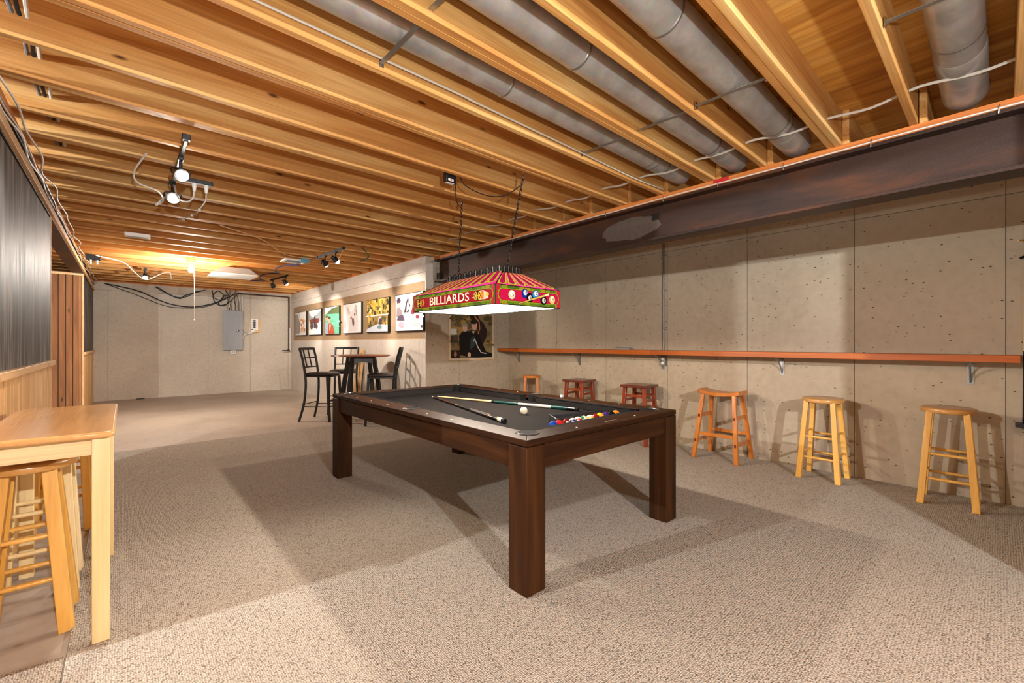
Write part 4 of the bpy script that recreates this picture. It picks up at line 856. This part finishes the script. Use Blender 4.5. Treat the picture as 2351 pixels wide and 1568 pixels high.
def band(O, U, W_, long_side, side):
    V = (0, 0, 1); sh = [((60, 66, 26), rect(0, 0, W_, HB))]
    sh += bricks(W_, HB, int(W_/.052), [(.003, .024), (.113, .134)], GR, 3 if long_side else 4)
    for e in (0, 1):
        a = .018 if e == 0 else W_-.018; sh.append(((190, 40, 60), rect(a-.018, 0, a+.018, HB)))
    sh += [((150, 160, 40), stadium(.012, .022, W_-.012, .115)), ((120, 16, 20), stadium(.022, .027, W_-.022, .110)), ((206, 24, 74) if not long_side else (170, 20, 36), stadium(.026, .030, W_-.026, .107))]
    if long_side:
        for cu in (.13, W_-.2) if side > 0 else (.13,):
            pass
        def flor(cu, w):
            o = [((20, 14, 12), circ(cu, .068, w*.6, 20, .036))]
            for k in range(4):
                a = PI/4+k*PI/2; o += [((236, 196, 60), circ(cu+w*.42*math.cos(a), .068+.021*math.sin(a), .017, 12)), ((150, 20, 30), circ(cu+w*.46*math.cos(a), .068+.023*math.sin(a), .008, 10))]
            o += [((236, 196, 60), [(cu-.03, .064), (cu+.03, .064), (cu+.03, .072), (cu-.03, .072)]), ((230, 110, 40), circ(cu+w*.78, .085, .016, 10)), ((230, 110, 40), circ(cu+w*.78, .055, .016, 10)), ((240, 150, 60), circ(cu+w*.85, .068, .014, 10))]
            return o
        sh += flor(.125, .085); sh += [((238, 226, 190), blob(W_-.15, .068, .10, .033, 16, .2, 31))]+flor(W_-.19, .075)+[((236, 190, 70), [(W_-.10, .068), (W_-.07, .084), (W_-.05, .068), (W_-.07, .052)])]
    else:
        for cu, cv, c in ((.145, .072, (238, 220, 180)), (.275, .088, (24, 50, 160)), (.325, .062, (16, 14, 14)), (.385, .088, (60, 150, 210)), (.47, .052, (16, 14, 14)), (.565, .06, (240, 200, 120))):
            sh += [((20, 16, 14), circ(cu, cv, .0355, 24)), (c, circ(cu, cv, .0335, 24)), ((246, 238, 220), circ(cu+.004, cv+(.008 if c[2] > 60 else -.002), .020, 18))]
        sh += [((40, 30, 20), [(.20, .010), (.205, .006), (.535, .092), (.525, .112)]), ((238, 196, 90), [(.204, .0105), (.206, .008), (.532, .094), (.524, .109)])]
        sh += [((244, 230, 190), [(.49, .087), (.488, .096), (.524, .109), (.532, .094)])]
    o = paint('glass_band', sh, O, U, V, bl, 'stained_glass', .0006)
    O, U = Vector(O), Vector(U); N = U.cross(Vector(V))
    q = Matrix((U, Vector(V), N)).transposed().to_4x4()
    if long_side:
        m = text_mesh('BILLIARDS', .094); m.materials.append(MATS['lamp_letter']); t = link('lettering', m, o, 0)
        xs = [v.co.x for v in m.vertices]; sc = .555/(max(xs)-min(xs))
        for vtx in m.vertices: vtx.co.x *= sc
        t.matrix_basis = Matrix.Translation(O+U*.575+Vector((0, 0, .067))+N*.0155) @ q
    else:
        for s, cu, cv in (('5', .149, .072), ('4', .279, .096), ('6', .329, .060), ('2', .389, .096), ('8', .474, .050), ('9', .569, .060)):
            m = text_mesh(s, .034); m.materials.append(MATS['lead_black']); t = link('number', m, o, 0); t.matrix_basis = Matrix.Translation(O+U*cu+Vector((0, 0, cv))+N*.017) @ q
    return o
t_ = NT('lamp_letter'); t_.out(srgb(246, 236, 206), .4); t_.b.inputs['Emission Color'].default_value = srgb(246, 230, 190); t_.b.inputs['Emission Strength'].default_value = .35
for lo, hi in (((-WX+.002, -WY, .002), (-WX+.003, WY, HB)), ((WX-.003, -WY, .002), (WX-.002, WY, HB)), ((-WX, -WY+.002, .002), (WX, -WY+.003, HB)), ((-WX, WY-.003, .002), (WX, WY-.002, HB))):
    b_ = MB().box(lo, hi); b_.c = [srgb(242, 236, 214)]*6; b_.build('inner_liner', 'stained_glass', bl, 0, False)
band((-WX, WY, 0), (0, -1, 0), 2*WY, True, -1); band((WX, -WY, 0), (0, 1, 0), 2*WY, True, 1)
band((-WX, -WY, 0), (1, 0, 0), 2*WX, False, -1); band((WX, WY, 0), (-1, 0, 0), 2*WX, False, 1)
# reversed lettering seen from inside on the far long side
m = text_mesh('BILLIARDS', .082); m.materials.append(MATS['shelf_wood'] if False else MATS['cue_maple']); xs = [v.co.x for v in m.vertices]
for vtx in m.vertices: vtx.co.x *= .46/(max(xs)-min(xs))
t = link('lettering', m, bl, 0); t.matrix_basis = Matrix.Translation((WX-.005, -.10, .066)) @ Matrix(((0, 1, 0), (0, 0, 1), (1, 0, 0))).transposed().to_4x4()
def roof(b0, b1, t0, t1, n):
    b0, b1, t0, t1 = map(Vector, (b0, b1, t0, t1)); f = lambda u, v: (b0*(1-u)+b1*u)*(1-v)+(t0*(1-u)+t1*u)*v
    U = (b1-b0); V = (t0+t1-b0-b1)/2; sh = [((120, 20, 60), rect(0, 0, 1, 1))]
    for i in range(n):
        a, b = i/n, (i+1)/n; c = (a+b)/2; w = (b-a)
        def petal(k, lo): return [(a+w*k, 1), (a+w*k, lo+.10)]+[(c-(w*(.5-k))*math.cos(PI*j/8), lo+.10-.10*math.sin(PI*j/8)) for j in range(9)]+[(b-w*k, lo+.10), (b-w*k, 1)]
        sh += [((16, 12, 12), petal(.02, .045)), ((226, 206, 70), petal(.05, .06)), ((90, 10, 24), petal(.22, .12)), ((206, 20, 96), petal(.26, .135)), ((130, 10, 40), rect(c-w*.018, .05, c+w*.018, 1)), ((130, 10, 40), rect(a+w*.24, .5, b-w*.24, .53))]
    return paint('glass_roof', sh, (0, 0, 0), U, V, bl, 'stained_glass', .0006, f)
cb = [(-WX, -WY), (WX, -WY), (WX, WY), (-WX, WY)]; ctop = [(-TX, -TY), (TX, -TY), (TX, TY), (-TX, TY)]
for i in range(4):
    j = (i+1) % 4; roof((*cb[i], HB), (*cb[j], HB), (*ctop[i], HT), (*ctop[j], HT), 6 if i % 2 == 0 else 10)
    MB().tube([(*cb[i], 0), (*cb[i], HB), (*ctop[i], HT)], .0045, 8).build('lead_corner', 'lead_black', bl)
    MB().tube([(*cb[i], HB), (*cb[j], HB)], .004, 8).build('lead_edge', 'lead_black', bl); MB().tube([(*cb[i], .0), (*cb[j], .0)], .004, 8).build('rim', 'lead_black', bl)
    MB().bar((*ctop[i], HT), (*ctop[j], HT), .012, .012).build('crown_rail', 'lead_black', bl)
    a, b = Vector((*ctop[i], HT)), Vector((*ctop[j], HT)); n = 5 if i % 2 == 0 else 10; d = (b-a)/n
    for k in range(n):
        p = a+d*(k+.5); r = d.length*.46
        lp = [p+d.normalized()*r*math.cos(PI*s/8)+Vector((0, 0, .056*math.sin(PI*s/8))) for s in range(9)]
        lo = MB().tube(lp, .0045, 6).build('crown_loop', 'lead_black', bl)
        MB().tube([p, p+Vector((0, 0, .056))], .0035, 6).build('spindle', 'chrome', lo)
        for q in (-.5, .5): MB().tube([p+d.normalized()*r*q, p+d.normalized()*r*q*.6+Vector((0, 0, .036))], .003, 6).build('spindle', 'lead_black', lo)
MB().box((-TX, -TY, HT-.004), (TX, TY, HT+.002)).build('top_plate', 'lead_black', bl)
for yy in (-.27, .27):
    b = MB().cyl((0, yy, HT-.004), (0, yy, .17), .02, .022, 14).build('bulb_socket', 'white_plastic', bl)
    MB().lathe([(.008, .075), (.032, .083), (.043, .105), (.040, .13), (.024, .16), (.02, .175)], 20, Matrix.Translation((0, yy, 0))).build('bulb', 'bulb_soft', bl)
    point('lamp_bulb_light', (LX, LY+yy, LZ+.045), 45, (1, .88, .74), .022)
# chains
def chain(y0, hook):
    a = Vector((0, y0, HT+.002)); b = Vector(hook)-Vector((LX, LY, LZ)); L_ = (b-a).length; n = int(L_/.036)
    c = bpy.data.objects.new('chain', None); COL.objects.link(c); c.parent = bl; c.location = a; c.empty_display_size = .05
    lk = shared('chain_link', lambda: MB().tube([(.0085*math.cos(2*PI*i/12), 0, .0235*math.sin(2*PI*i/12)) for i in range(12)], .0028, 6, False, True), 'lead_black')
    q = (b-a).to_track_quat('Z', 'Y')
    for i in range(n):
        o = link('chain_link', lk, c, 0, (b-a)*((i+.5)/n)); o.rotation_mode = 'QUATERNION'; o.rotation_quaternion = q @ Euler((0, 0, (i % 2)*PI/2)).to_quaternion()
    hk = MB().tube([(0, 0, .03), (0, 0, .0), (.012, 0, -.012), (.0, 0, -.024), (-.010, 0, -.014)], .0035, 6).build('hook', 'chrome', c); hk.location = b-a
chain(-.30, (2.325, 2.470, 2.575)); chain(.36, (2.335, 3.31, 2.575))
cable('lamp_cord', 'thin black cord looping from the lamp chain to the joists', [(2.32, 2.50, 2.50), (2.26, 2.62, 2.44), (2.18, 2.76, 2.46), (2.08, 2.9, 2.55), (2.06, 2.95, 2.64)], .004, 'cable_black')
cable('lamp_cord', 'thin black cord dropping to the far lamp chain', [(2.05, 3.02, 2.66), (2.12, 3.1, 2.60), (2.2, 3.2, 2.52), (2.33, 3.30, 2.50)], .004, 'cable_black')
